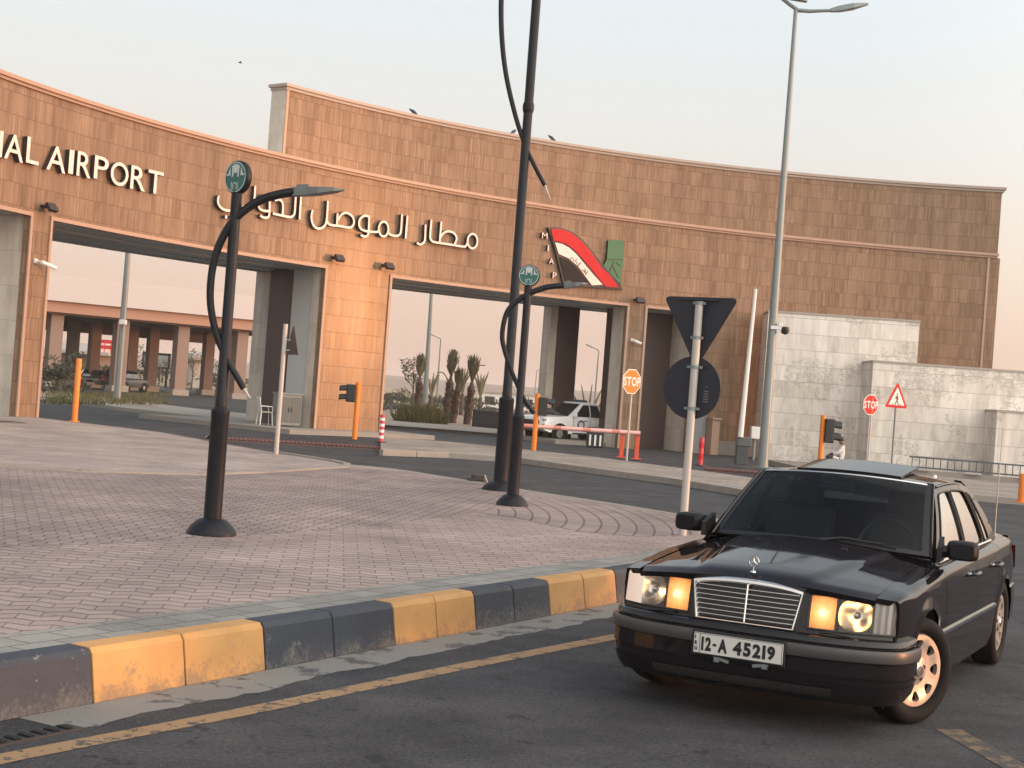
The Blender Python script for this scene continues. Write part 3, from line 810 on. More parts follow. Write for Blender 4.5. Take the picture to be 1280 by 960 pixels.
# ------------------------------------------------------------------ white travertine walls on the right
def white_wall(label, px0, px1, pyt, Y, z_top_px, thick, zbase=0.0):
    p0 = at(px0, pyt, Y); p1 = at(px1, pyt + (px1 - px0) * .0675, Y - .4)
    top = p0.z; t = thing('stone_wall', (p0.x, p0.y, 0), label, 'wall')
    L = (p1.xy - p0.xy).length; ang = math.atan2(p1.y - p0.y, p1.x - p0.x)
    t.rotation_euler.z = ang
    m = MB()
    q = [(0, 0), (L, 0), (L, thick), (0, thick)]; us = [0, L, L + thick, 2 * L + thick, 2 * L + 2 * thick]
    for i in range(4):
        a, b = q[i], q[(i + 1) % 4]
        m.grid([[(*a, -.2), (*b, -.2)], [(*a, top - .08), (*b, top - .08)]], uvs=[[(us[i], -.2), (us[i + 1], -.2)], [(us[i], top - .08), (us[i + 1], top - .08)]])
    m.build('wall_face', MAT['white_stone'], t)
    m = MB(); m.box((L / 2, thick / 2, top - .04), (L + .06, thick + .06, .079)); m.build('coping', MAT['trim_grey'], t)
    return t
MAT['trim_grey'] = M('grey_coping', (.36, .32, .28), .6, var=.1)
white_wall('tallest pale travertine wall standing against the tan gateway', 961, 1150, 387.5, 57.2, 0, 2.2)
white_wall('lower pale travertine wall projecting behind the pedestrian sign', 1092, 1480, 450, 55.0, 0, 2.0)
white_wall('lowest pale travertine wall at the right edge', 1247, 1480, 512, 53.2, 0, 1.7)
# low kerb wall and railing in front of them
def rail():
    p0, p1 = at(1135, 592, 48.9), at(1480, 610, 46.5)
    t = thing('low_railing', (p0.x, p0.y, 0), 'low dark metal railing on a concrete kerb below the pale walls', 'railing')
    d = Vector((p1.x - p0.x, p1.y - p0.y, 0)); L = d.length; t.rotation_euler.z = math.atan2(d.y, d.x)
    zt = .42
    m = MB(); m.box((L / 2, 0, .12), (L, .45, .36)); m.build('kerb_wall', MAT['concrete'], t)
    m = MB()
    for z in (zt + .28, zt - .04): m.box((L / 2, 0, z), (L, .05, .05))
    for i in range(int(L / .22)): m.box((.1 + i * .22, 0, zt + .1), (.03, .03, .34))
    m.build('rail_bars', M('railing_paint', (.07, .09, .10), .5), t)
    m = MB(); 
    for i in range(int(L / 1.6)): m = MB(); m.box((.4 + i * 1.6, -.28, .33), (.5, .08, .07)); m.build('pale_bracket', MAT['pale_steel'], t)
rail()
# ================================================================== STREET FURNITURE
def loc(root):
    o = Vector(root.location); return lambda px, py: at(px, py, o.y) - o
def emblem_disc(root, c, r, yaw):
    """round green emblem with pale towers, facing the viewer; c local centre"""
    Mx = Matrix.Translation(c) @ Matrix.Rotation(yaw, 4, 'Z')
    m = MB(); m.lathe([(r * .97, .03), (r, .02), (r, -.02), (r * .97, -.03)], n=40, axis='Y'); m.xf(Mx)
    d = m.build('emblem_disc', MAT['dark_steel'], root, smooth=True)
    def flat(name, polys, mat, y):
        m = MB()
        for P in polys: m.prism([(x * r, y, z * r) for x, z in P][::1], (0, .004, 0))
        m.xf(Mx); return m.build(name, mat, d)
    flat('emblem_face', [[(.93 * math.cos(2 * math.pi * i / 40), .93 * math.sin(2 * math.pi * i / 40)) for i in range(40)]], MAT['teal'], -.034)
    ring = []
    m = MB(); n = 40
    m.grid([[(q * r * math.cos(2 * math.pi * i / n), -.039, q * r * math.sin(2 * math.pi * i / n)) for i in range(n + 1)] for q in (.84, .90)], flip=True); m.xf(Mx); m.build('emblem_ring', MAT['pale_teal'], d)
    pal = [[(-.30, -.02), (-.30, .55), (-.38, .62), (-.2, .72), (0, .78), (.2, .72), (.38, .62), (.30, .55), (.30, -.02), (.22, .06), (.17, -.02), (.17, .40), (.08, .22), (-.08, .22), (-.17, .40), (-.17, -.02), (-.22, .06)],
           [(-.82, .14), (-.62, .20), (-.46, .60), (-.44, .06), (-.55, .12), (-.66, .06), (-.8, .12)], [(.82, .14), (.62, .20), (.46, .60), (.44, .06), (.55, .12), (.66, .06), (.8, .12)],
           [(-.30, -.75), (-.30, -.28), (-.27, -.28), (-.27, -.75)], [(.30, -.75), (.27, -.75), (.27, -.28), (.30, -.28)],
           [(-.17, -.72), (-.17, -.42), (-.1, -.32), (.1, -.32), (.17, -.42), (.17, -.72), (.12, -.72), (.12, -.44), (.07, -.38), (-.07, -.38), (-.12, -.44), (-.12, -.72)]]
    flat('emblem_towers', [P if i else P for i, P in enumerate(pal)], MAT['pale_teal'], -.040)

def curved_lamp(base, label, arm_px, arm_r, top_px, collar_px, r_low, r_up, foot_r, head_px=None, spike_px=None, disc=None, yaw=0.0, name='curved_arm_lamp', group=None):
    b = gz(*base, ISL); t = thing(name, b, label, 'lamp post', group); P = loc(t)
    k = foot_r
    m = MB(); m.lathe([(k, 0), (k, .02), (k * .97, .035), (k * .86, .075), (k * .68, .115), (k * .52, .14), (r_low * 1.02, .15)], n=32)
    m.build('base_plate', MAT['dark_steel'], t, smooth=True)
    zc = P(*collar_px).z; zt = P(*top_px).z
    m = MB(); m.lathe([(r_low, .12), (r_low, zc - .03), (r_low * 1.04, zc - .02), (r_low * 1.04, zc + .02), (r_up * 1.08, zc + .05), (r_up * 1.08, zc + .12), (r_up, zc + .13), (r_up * .96, zt - .01), (r_up * .8, zt)], n=24)
    m.build('pole', MAT['dark_steel'], t, smooth=True)
    pts = spline([P(*p) + Vector((0, -r_up * .2, 0)) for p in arm_px], 6)
    n = len(pts)
    m = MB(); m.tube(pts, [interp([(0, arm_r * .8), (.5, arm_r), (.85, arm_r * 1.15), (1, arm_r * 1.15)], i / (n - 1)) for i in range(n)], 12)
    arm = m.build('curved_arm', MAT['dark_steel'], t, smooth=True)
    if spike_px:
        m = MB(); m.tube([P(*p) + Vector((0, -r_up * .2, 0)) for p in spike_px], [arm_r * .5, arm_r * .18], 8); m.build('arm_tip', MAT['pale_steel'], t, smooth=True)
    if head_px:
        a, b_ = P(*head_px[0]), P(*head_px[1]); d = (b_ - a); L = d.length; d.normalize()
        ang = math.atan2(d.z, d.x); Mx = Matrix.Translation(a) @ Matrix.Rotation(-ang, 4, 'Y')
        m = MB(); w = arm_r * 1.7
        prof = [(0, arm_r * 1.25, -arm_r * 1.15, arm_r * 1.15), (.28 * L, w * 1.1, -arm_r * 1.05, arm_r * 1.1), (.5 * L, w * 1.5, -arm_r * .85, arm_r * .95), (.8 * L, w * 1.4, -arm_r * .35, arm_r * .75), (L, w * .35, arm_r * .1, arm_r * .35)]
        rows = [[(x, -w_, lo), (x, w_, lo), (x, w_ * .85, hi), (x, -w_ * .85, hi)] for x, w_, lo, hi in prof]
        I = m.grid(rows, closed=True); m.F(*I[0][::-1]); m.F(*I[-1]); m.xf(Mx)
        hd = m.build('lamp_head', MAT['lampgrey'], t, bevel=.006)
        m = MB(); m.box((.20 * L, 0, arm_r * 1.4), (.24 * L, w * 1.0, arm_r * .9)); m.xf(Mx); m.build('sensor_box', MAT['lampgrey'], hd, bevel=.006)
        m = MB(); m.grid([[(.42 * L, -w * 1.2, -arm_r * 1.0), (.42 * L, w * 1.2, -arm_r * 1.0)], [(.84 * L, -w * 1.1, -arm_r * .36), (.84 * L, w * 1.1, -arm_r * .36)]]); m.xf(Mx); m.build('lens', M('lamp_lens', (.10, .085, .085), .3, var=0), hd)
    if disc:
        c = P(*disc[0]); emblem_disc(t, c + Vector((0, -.0, 0)), disc[1], disc[2])
        m = MB(); m.lathe([(r_up * .62, zt - .005), (r_up * .62, c.z - disc[1] * .9)], n=12); m.build('disc_bracket', MAT['pale_steel'], t)
    return t
curved_lamp((264, 668), 'black curved arm lamp standing alone in the middle of the brick paving', [(305, 486), (296, 470), (284, 449), (270, 415), (263, 372), (268, 325), (283, 289), (302, 266), (327, 250), (350, 243), (368, 240)],
            .036, (297, 240), (272, 515), .082, .051, .225, [(366, 240), (431, 238.5)], [(305, 486), (313, 498)], ((298, 222), .155, R(-38)), group='short curved lamps with round emblems')
curved_lamp((640, 632), 'black curved arm lamp in front of the tall black pole', [(668, 517), (656, 500), (641, 468), (630, 435), (628, 415), (634, 390), (648, 375), (664, 366), (684, 359), (705, 357)],
            .034, (660, 356), (648, 522), .080, .053, .215, [(704, 357.5), (735, 355)], None, ((661.5, 344.5), .145, R(-8)), group='short curved lamps with round emblems')
tall = curved_lamp((625, 613), 'tall black pole with long curved arm crossing it, rising out of the picture', [(681, 232), (668, 207), (655, 178), (643, 140), (632, 90), (627, 40), (627, -10), (632, -60), (645, -120), (668, -190), (705, -240), (750, -262)],
            .040, (690, -160), (634, 500), .112, .072, .28, [(748, -262), (850, -268)], [(681, 232), (688, 250)], None, name='tall_curved_lamp')
m = MB(); P = loc(tall)
m.lathe([(.076, P(663, 141).z), (.088, P(663, 137).z), (.088, P(664, 131).z), (.074, P(664, 128).z)], n=24); m.build('collar', MAT['dark_steel'], tall, smooth=True)

def tri_pts(w, rr=.06, n=6, up=True):
    h = w * .866; V = [(-w / 2, -h / 3), (w / 2, -h / 3), (0, 2 * h / 3)]
    if not up: V = [(x, -z) for x, z in V][::-1]
    out = []
    for i in range(3):
        a, b, c = Vector(V[i - 1]), Vector(V[i]), Vector(V[(i + 1) % 3])
        u = (a - b).normalized(); v = (c - b).normalized(); t = rr * 1.73
        p, q = b + u * t, b + v * t
        for k in range(n + 1):
            s_ = k / n; out.append(tuple((p * (1 - s_) + b * s_) * (1 - s_) + (b * (1 - s_) + q * s_) * s_))
    return out
def circ(r, n=36): return [(r * math.cos(2 * math.pi * i / n), r * math.sin(2 * math.pi * i / n)) for i in range(n)]
def octo(r): return [(r * math.cos(R(22.5 + 45 * i)), r * math.sin(R(22.5 + 45 * i))) for i in range(8)]
def plate(root, name, pts, c, yaw, mat, th=.012, y=0.0, par=None):
    """flat sign plate; local x right, z up, front towards -Y before yaw"""
    m = MB(); m.prism([(x, y, z) for x, z in pts], (0, th, 0)); m.xf(Matrix.Translation(c) @ Matrix.Rotation(yaw, 4, 'Z'))
    return m.build(name, mat, par or root, bevel=.003 if th > .008 else 0)
# back-to-back signs seen from behind
b = gz(853, 669, ISL)
t = thing('sign_post', b, 'grey pole carrying a triangular and a round sign seen from behind', 'road sign'); P = loc(t)
zt = P(875, 380).z
m = MB(); m.lathe([(.046, 0), (.046, zt - .004), (.04, zt)], n=20); m.build('pole', MAT['pale_steel'], t, smooth=True)
yw = R(-33)
c1 = Vector((.0, .07, P(876, 373).z - .89 * .866 / 3 - .0)); c2 = Vector((-.01, .07, P(869, 485).z))
tri = plate(t, 'triangle_back', tri_pts(.96, .05, up=False), c1 + Vector((.02, 0, -.0)), yw, MAT['signback'], .02, .0)
rnd_ = plate(t, 'round_back', circ(.365), c2 + Vector((.0, 0, 0)), yw, MAT['signback'], .02, .0)
for z, w_, par_ in ((c1.z + .20, .15, tri), (c1.z - .20, .15, tri), (c2.z + .24, .19, rnd_), (c2.z - .24, .19, rnd_)):
    m = MB(); m.box((0, 0, z), (w_, .03, .03)); m.lathe([(.052, z - .02), (.052, z + .02)], n=16); m.xf(Matrix.Rotation(yw, 4, 'Z')); m.build('clamp', MAT['grey_steel'], par_)
m = MB()
for i, (w, z) in enumerate(((.02, .05), (.06, .0), (.05, -.03), (.07, -.06), (.06, -.09), (.07, -.12))): m.box((.19, -.004, z - .03), (w, .004, .016))
m.xf(Matrix.Translation(c2) @ Matrix.Rotation(yw, 4, 'Z')); m.build('maker_stamp', M('stamp_grey', (.085, .09, .10), .5, var=.2), rnd_)
m = MB(); m.tube([(-.26, -.006, .24), (.26, -.006, .24)], .012, 6); m.xf(Matrix.Translation(c1) @ Matrix.Rotation(yw, 4, 'Z')); m.build('stiffener', MAT['signback'], tri)
# edge-on triangle on the island
b = gz(345, 568, ISL); t = thing('sign_post', b, 'slim pale pole with a dark triangular sign seen nearly edge on', 'road sign'); P = loc(t)
zt = P(358, 405).z
m = MB(); m.lathe([(.045, 0), (.045, zt - .004), (.038, zt)], n=16); m.build('pole', MAT['pale_steel'], t, smooth=True)
tri = plate(t, 'triangle_back', tri_pts(.66, .03), Vector((.14, .06, P(367, 431).z)), R(-60), M('rusty_sign_back', (.06, .035, .032), .5), .02)
for py_ in (438, 425): m = MB(); m.box((.05, 0, P(365, py_).z), (.14, .03, .03)); m.build('clamp', MAT['grey_steel'], tri)

# STOP signs
BOLD[0] = .02
MAT['stop_sunlit'] = M('stop_red_sunlit', (.95, .15, .02), .42, var=.1, spec=.25)  # sun glare on this sign is put into a brighter, more orange red
def stop_sign(base, zb, ctr, r, yaw, label, mat, pole_r=.03):
    b = gz(*base, zb); t = thing('stop_sign', b, label, 'stop sign', 'stop signs at the gateway'); P = loc(t); c = P(*ctr)
    m = MB(); m.lathe([(pole_r, 0), (pole_r, c.z + r * .8)], n=12); m.build('pole', MAT['pale_steel'], t, smooth=True)
    c = Vector((c.x, -.06, c.z)); 
    pl = plate(t, 'sign_plate', octo(r), c, yaw, MAT['white'], .014)
    plate(t, 'red_field', octo(r * .93), c, yaw, mat, .003, -.004, pl)
    m = MB(); h = r * .68; ln = flat_text(MB(), 'STOP', (0, 0, 0), (1, 0, 0), (0, 0, 1), h, .10, wscale=.72)
    flat_text(m, 'STOP', (-ln / 2 + .02, -.004, -h / 2), (1, 0, 0), (0, 0, 1), h, .10, .004, .72, Vector((0, -1, 0)))
    m.xf(Matrix.Translation(c) @ Matrix.Rotation(yaw, 4, 'Z')); m.build('lettering', [MAT['white'], MAT['white']], pl)
    return t
stop_sign((783, 576), .15, (789.5, 477), .37, R(40), 'STOP sign with sun glare painted into its orange red, beside the raised barrier posts', MAT['stop_sunlit'])
stop_sign((1084, 588), .15, (1088, 506), .35, R(32), 'red STOP sign in front of the pale travertine walls', MAT['red'])
b = gz(1114, 588, .15); t = thing('warning_sign', b, 'red bordered white triangle with a walking figure, before the pale wall', 'road sign'); P = loc(t); c = P(1120.5, 499)
m = MB(); m.lathe([(.035, 0), (.035, c.z)], n=12); m.build('pole', MAT['grey_steel'], t, smooth=True)
c = Vector((c.x, -.06, c.z)); yw = R(28)
pl = plate(t, 'sign_plate', tri_pts(1.0, .05), c, yw, MAT['red'], .014)
plate(t, 'white_field', tri_pts(.70, .02), c, yw, MAT['white'], .003, -.004, pl)
m = MB()
for pts in ([(-.025, .19), (.02, .19), (.03, .15), (.0, .12), (-.03, .15)], [(-.04, .11), (.04, .11), (.07, -.02), (.05, -.03), (.03, .03), (.03, -.05), (.09, -.16), (.05, -.17), (0, -.08), (-.06, -.17), (-.09, -.15), (-.02, -.04), (-.03, .04), (-.08, .0), (-.09, .02)],
            [(-.20, -.20), (-.16, -.14), (-.13, -.14), (-.16, -.20)], [(-.10, -.20), (-.08, -.15), (-.05, -.15), (-.06, -.20)], [(.05, -.20), (.04, -.15), (.07, -.15), (.09, -.20)], [(.14, -.20), (.12, -.14), (.15, -.14), (.19, -.20)]):
    m.prism([(x, -.010, z) for x, z in pts], (0, .004, 0))
m.xf(Matrix.Translation(c) @ Matrix.Rotation(yw, 4, 'Z')); m.build('walking_figure', MAT['black'], pl)

# traffic lights seen from the side
def traffic_light(base, zb, top, head_top, head_bot, side, label, n=2, lit=False, r=.075):
    b = gz(*base, zb); t = thing('traffic_light', b, label, 'traffic light', 'traffic lights on orange poles'); P = loc(t)
    zt = P(*top).z
    m = MB(); m.lathe([(r, 0), (r, zt - .005), (r * .8, zt)], n=16); m.build('pole', MAT['orange'], t, smooth=True)
    z1, z0 = P(*head_top).z, P(*head_bot).z; H = z1 - z0; w = .26
    m = MB(); m.box((side * (r + w / 2 - .02), 0, (z0 + z1) / 2), (w, .34, H)); hs = m.build('housing', MAT['black'], t, bevel=.03)
    for k in range(n):
        z = z0 + H * (k + .5) / n; m = MB(); N = 10; q = min(.14, H / n * .42)
        rows = []
        for dx in (0, .22):
            rows.append([(side * (r + w - .03 + dx), q * math.cos(R(-30 + 240 * i / N)), z + q * math.sin(R(-30 + 240 * i / N)) - dx * .12) for i in range(N + 1)])
        m.grid(rows, flip=side < 0); o = m.build('visor', MAT['black'], hs); s_ = o.modifiers.new('thick', 'SOLIDIFY'); s_.thickness = .012
        m = MB(); m.lathe([(q * .85, 0), (q * .6, side * .03), (0.004, side * .04)], (side * (r + w - .02), 0, z), 16, 'X')
        m.build('lens', M_emit('red_lamp', (1, .12, .10), 3) if lit and k == n - 1 else M('dark_lens', (.04, .025, .02), .2, var=0), hs, smooth=True)
    return t
traffic_light((443, 549), .15, (448.5, 478), (446, 481), (444.5, 503), -1, 'orange traffic light pole in front of the lit pier, lamps facing left')
traffic_light((667, 563), .15, (671, 492), (671, 496), (669.5, 519), 1, 'orange traffic light pole beside the white pickup with a red lamp lit', 2, True)
traffic_light((1024, 592), .15, (1029.5, 519), (1030, 523), (1027, 553), 1, 'orange traffic light pole before the pale wall, next to the sitting person', 2)
def post(name, base, zb, top, r, mat, label, cat, cap=True):
    b = gz(*base, zb); t = thing(name, b, label, cat); zt = loc(t)(*top).z
    m = MB(); m.lathe([(r, 0.02), (r, zt - .03), (r * .9, zt - .005), (r * .5, zt)], n=18); m.build('tube', mat, t, smooth=True)
    m = MB(); m.lathe([(r * 1.8, 0), (r * 1.8, .02), (r, .022)], n=18); m.build('foot', mat, t)
    return t
post('orange_post', (93, 527), ISL, (98.5, 448), .072, MAT['orange'], 'plain orange post at the far edge of the paving on the left', 'post')
post('orange_post', (1277, 628), .15, (1281, 592), .09, MAT['orange'], 'short orange post at the right edge of the picture', 'post')
def striped_bollard(base, top, label, mats, n=7, r=.07, bend=0.0):
    b = gz(*base, .15); t = thing('bollard', b, label, 'bollard'); zt = loc(t)(*top)
    for k in range(n):
        m = MB(); m.lathe([(r, 0), (r, zt.z / n)], n=14); m.xf(Matrix.Translation((zt.x * 0 + bend * k, 0, .03 + zt.z * k / n))); m.build('band', mats[k % 2], t, smooth=True)
    m = MB(); m.lathe([(r * 2.2, 0), (r * 2.2, .025), (r, .03)], n=18); m.build('foot', MAT['black'], t)
    return t
striped_bollard((476, 553), (480.5, 520), 'red and white banded bollard beside the lit pier', [MAT['pinkred'], MAT['white']], 9)
striped_bollard((875, 582), (878, 548), 'deep red bollard standing before the doorway wall', [MAT['pinkred'], MAT['red']], 5)

# lowered boom barrier
p1, p2 = gz(776, 572, .05), gz(795, 573, .05); Yb = p2.y - .6
p1 = at(776, 572, Yb); p2 = at(795, 573.5, Yb)
t = thing('boom_barrier', (p2.x, Yb, p2.z), 'lowered pale red boom resting on two red orange posts', 'barrier'); P = loc(t)
for px, pb, pt in ((776, 572, 541), (795, 574, 543)):
    a = P(px, pb); z1 = P(px + 2.3, pt).z
    m = MB(); m.box((a.x, 0, (a.z + z1) / 2), (.13, .13, z1 - a.z)); m.box((a.x, 0, a.z + .015), (.3, .3, .03)); m.build('post', MAT['redorange'], t, bevel=.02)
MAT['boom'] = M('boom_pale_red', (.78, .42, .37), .35, var=.1)
q0, q1 = P(654, 532), P(800, 541.5)
nb = 12
MAT['band_pink'] = M('faded_band', (.62, .22, .17), .4, var=.1)
bm_ = MB(); bm_.tube([q0 + Vector((0, -.1, 0)), q1 + Vector((0, -.1, 0))], .066, 12); boom = bm_.build('boom', MAT['boom'], t, smooth=True)
for k in range(0, nb, 3):
    a = q0.lerp(q1, (k + .1) / nb); b2 = q0.lerp(q1, (k + .9) / nb); m = MB(); m.tube([a + Vector((0, -.1, 0)), b2 + Vector((0, -.1, 0))], .068, 12); m.build('red_band', MAT['band_pink'], boom, smooth=True)
# raised boom with its cabinet
b = gz(926, 581, .1); t = thing('raised_boom_barrier', b, 'white boom raised upright from a dark cabinet with a pale cap', 'barrier'); P = loc(t)
zt = P(927, 558).z; zk = P(928, 546).z
m = MB(); m.box((0, 0, zt / 2), (.36, .36, zt)); m.build('cabinet', M('cabinet_dark', (.05, .06, .065), .5), t, bevel=.02)
m = MB(); m.box((.04, 0, (zt + zk) / 2), (.46, .40, zk - zt)); m.build('cabinet_cap', MAT['lampgrey'], t, bevel=.03)
m = MB(); m.tube([P(924, 546) + Vector((0, -.25, 0)), P(943, 362) + Vector((0, -.25, 0))], [.085, .05], 12); m.build('boom', MAT['white'], t, smooth=True)
# low box beside it
b = gz(951, 577, .1); t = thing('control_box', (b.x - .1, b.y + 1, .1), 'small white control box on a stand, half hidden by the tall grey pole', 'box')
m = MB(); m.box((0, 0, .95), (.3, .3, .42)); m.build('box_body', MAT['white'], t, bevel=.02); m = MB(); m.tube([(0, 0, 0), (0, 0, .74)], .05); m.build('stand', MAT['grey_steel'], t)

# tall grey street light
b = gz(953, 585, .15); t = thing('street_light', b, 'tall grey street light with two arms in front of the right wall', 'street light'); P = loc(t)
top = P(997.5, 13)
m = MB(); m.lathe([(.32, 0), (.32, .03), (.165, .035), (.152, .3), (.06, top.z)], n=20); m.build('pole', MAT['grey_steel'], t, smooth=True)
m = MB(); m.tube([top, P(1012, 14), P(1040, 13)], [.06, .055, .045], 10); arm1 = m.build('arm', MAT['grey_steel'], t, smooth=True)
m = MB(); m.tube([top, P(985, 4), P(960, -16)], [.06, .055, .045], 10); arm2 = m.build('arm', MAT['grey_steel'], t, smooth=True)
for arm, a, c in ((arm1, (1038, 13), (1085, 5)), (arm2, (962, -14), (915, -30))):
    A, C = P(*a), P(*c); d = C - A; Mx = Matrix.Translation(A) @ Matrix.Rotation(-math.atan2(d.z, d.x) if d.x > 0 else math.pi - math.atan2(d.z, d.x), 4, 'Y')
    L = d.length; m = MB(); I = m.grid([[(x, -w, -h), (x, w, -h), (x, w * .8, h), (x, -w * .8, h)] for x, w, h in ((0, .06, .05), (.25 * L, .12, .08), (.6 * L, .18, .075), (L, .08, .025))], closed=True)
    m.F(*I[0][::-1]); m.F(*I[-1]); m.xf(Mx); m.build('luminaire', MAT['grey_steel'], arm, bevel=.01)
# camera on that pole
b0 = Vector(t.location); c = at(969, 410, b0.y)
t = thing('security_camera', c, 'black dome camera with a white bracket on the tall grey pole', 'camera')
m = MB(); m.box((0.02, -.12, .0), (.36, .10, .10)); m.box((.12, -.12, .1), (.12, .12, .1)); m.build('bracket', MAT['white'], t, bevel=.01)
m = MB(); m.lathe([(.02, -.16), (.10, -.12), (.125, -.04), (.12, .05), (.08, .07)], (.27, -.12, -.02), 20); m.build('dome', MAT['black'], t, smooth=True)

# plastic chair and cabinet in the shade of the pier
b = fpt(ang_at(331, 520, 33.7), .15, 33.7); zc = .15
t = thing('plastic_chair', (b.x, b.y, zc), 'pale plastic chair standing against the dark pier', 'chair', rz=R(115))
m = MB(); m.box((0, 0, .43), (.44, .42, .03)); m.build('seat', M('cream_plastic', (.52, .47, .38), .45), t, bevel=.01)
m = MB(); m.box((0, .22, .68), (.42, .03, .48), Matrix.Rotation(R(-12), 3, 'X')); m.build('backrest', MAT['white'], t, bevel=.02)
for sx in (-1, 1):
    for sy in (-1, 1): m = MB(); m.tube([(sx * .2, sy * .18, .43), (sx * .23, sy * .21, 0)], .02, 8); m.build('leg', MAT['white'], t)
    m = MB(); m.tube([(sx * .22, .2, .62), (sx * .23, -.16, .62), (sx * .22, -.19, .43)], .018, 8); m.build('armrest', MAT['white'], t)
b = fpt(ang_at(362, 520, 33.0), .15, 33.0); zt = at(362, 491, b.y).z
t = thing('utility_cabinet', (b.x, b.y, .15), 'grey metal utility cabinet beside the plastic chair', 'cabinet', rz=R(33)); H = zt - .15
m = MB(); m.box((0, .25, H / 2), (.82, .5, H - .1)); m.build('cabinet_body', M('cabinet_green_grey', (.17, .19, .18), .45, var=.12), t, bevel=.015)
m = MB(); m.box((0, .25, H - .03), (.88, .56, .05)); m.build('cabinet_roof', MAT['grey_steel'], t)
for sx in (-1, 1): m = MB(); m.box((sx * .2, -.004, H / 2), (.37, .014, H - .3)); d_ = m.build('door', MAT['lampgrey'], t, bevel=.004); m = MB(); m.box((sx * .05, -.02, H / 2), (.03, .02, .14)); m.build('handle', MAT['black'], d_)
# tyre killer strips
def spikes(p, q, z, label, n, wd=.55):
    a, b = gz(*p, z), gz(*q, z); d = b - a; L = d.length; t = thing('spike_strip', (a.x, a.y, z), label, 'spike strip', 'spike strips across the lanes', rz=math.atan2(d.y, d.x))
    m = MB(); m.grid([[(0, -wd / 2, 0), (L, -wd / 2, 0)], [(0, -wd * .2, .07), (L, -wd * .2, .07)], [(0, wd * .2, .07), (L, wd * .2, .07)], [(0, wd / 2, 0), (L, wd / 2, 0)]], flip=False)
    m.build('ramp', M('red_brown_ramp', (.085, .055, .05), .7, var=.25, scale=3), t)
    m = MB()
    for i in range(n): x = L * (i + .5) / n; m.box((x, -wd * .36, .05), (L / n * .45, .12, .08), Matrix.Rotation(R(25), 3, 'X'))
    sp_ = m.build('teeth', M('rust_red_teeth', (.16, .06, .05), .6), t)
    m = MB(); m.box((L / 2, wd * .56, .02), (L, .12, .05)); m.build('edge_plate', MAT['concrete'], t)
spikes((262, 549), (568, 567), .0, 'long red brown spike strip across the lane left of the lit pier', 60, 1.3)
spikes((880, 588), (958, 594), .152, 'red brown spike strip beside the dark cabinet of the raised boom', 22, .6)
# little things on the ground
b = gz(597, 602, ISL); t = thing('ground_light', b, 'small black ground lamp lying at the far edge of the paving', 'lamp', rz=R(20))
m = MB(); m.box((0, 0, .065), (.20, .14, .11)); m.build('lamp_housing', MAT['black'], t, bevel=.015)
m = MB(); m.tube([(.1, -.03, .12), (.15, -.05, 0)], .012, 6); m.build('stake', MAT['pale_steel'], t)
m = MB(); m.box((-.12, 0, .03), (.06, .16, .05)); m.build('bracket', MAT['black'], t)
b = gz(32, 922, .0); t = thing('drain_grate', (b.x, b.y, .005), 'dark slotted drain grate set in the gutter at the lower left', 'drain', rz=KA)
m = MB(); m.box((0, 0, .0), (.62, .12, .008)); m.build('frame', M('iron', (.03, .03, .03), .6), t)
m = MB()
for i in range(7): m.box((-.24 + i * .08, 0, .009), (.034, .075, .006))
m.build('slots', M('slot_black', (.003, .003, .003), .9, var=0), t)
b = gz(8, 528, ISL); t = thing('manhole_cover', (b.x, b.y, ISL + .012), 'round dark manhole cover on the paving by the narrow left pier', 'manhole cover')
m = MB(); m.lathe([(.42, 0), (.42, .012), (.36, .014)], n=28); m.build('lid', M('manhole_iron', (.05, .045, .04), .6), t)
m = MB(); m.lathe([(.47, 0), (.47, .008), (.42, .009)], n=28); m.build('frame', MAT['concrete'], t)
# birds
def bird(P, yaw, label, fly=False):
    t = thing('bird', P, label, 'bird', rz=yaw)
    m = MB(); m.lathe([(.005, -.16), (.04, -.09), (.065, 0), (.05, .08), (.036, .12), (.034, .16), (.012, .20)], n=10, axis='X')
    m.xf(Matrix.Translation((0, 0, .12)) @ Matrix.Rotation(0 if fly else R(-30), 4, 'Y')); m.build('body', MAT['black'], t, smooth=True)
    for s_ in (-1, 1):
        m = MB()
        if fly: m.grid([[(.08, s_ * .04, .13), (.04, s_ * .2, .22), (-.04, s_ * .36, .17)], [(-.06, s_ * .04, .13), (-.06, s_ * .2, .21), (-.08, s_ * .36, .17)]])
        else: m.grid([[(.06, s_ * .06, .17), (-.16, s_ * .045, .05)], [(.05, s_ * .062, .10), (-.1, s_ * .05, .03)]])
        m.build('wing', MAT['black'], t)
    if fly: t.scale = (.45, .45, .45)
    if not fly:
        for s_ in (-1, 1): m = MB(); m.tube([(0, s_ * .02, .08), (0, s_ * .02, 0)], .006, 5); m.build('leg', MAT['black'], t)
    return t
def on_tall(px, py):
    d = ray(px, py); a = fhit(px, py, TR + .1, TC)[0]; return fpt(a, 11.62, TR + .1, TC)
bird(on_tall(517, 140), R(170), 'dark bird perched on the tall rear wall left of the tall black pole')
bird(on_tall(690, 174), R(200), 'dark bird perched on the tall rear wall right of the tall black pole')
bird(on_tall(642, 164), R(60), 'dark bird perched on the tall rear wall right behind the black pole')
bird(at(300, 80, 60), R(30), 'tiny dark bird flying in the sky above the left wall', True)
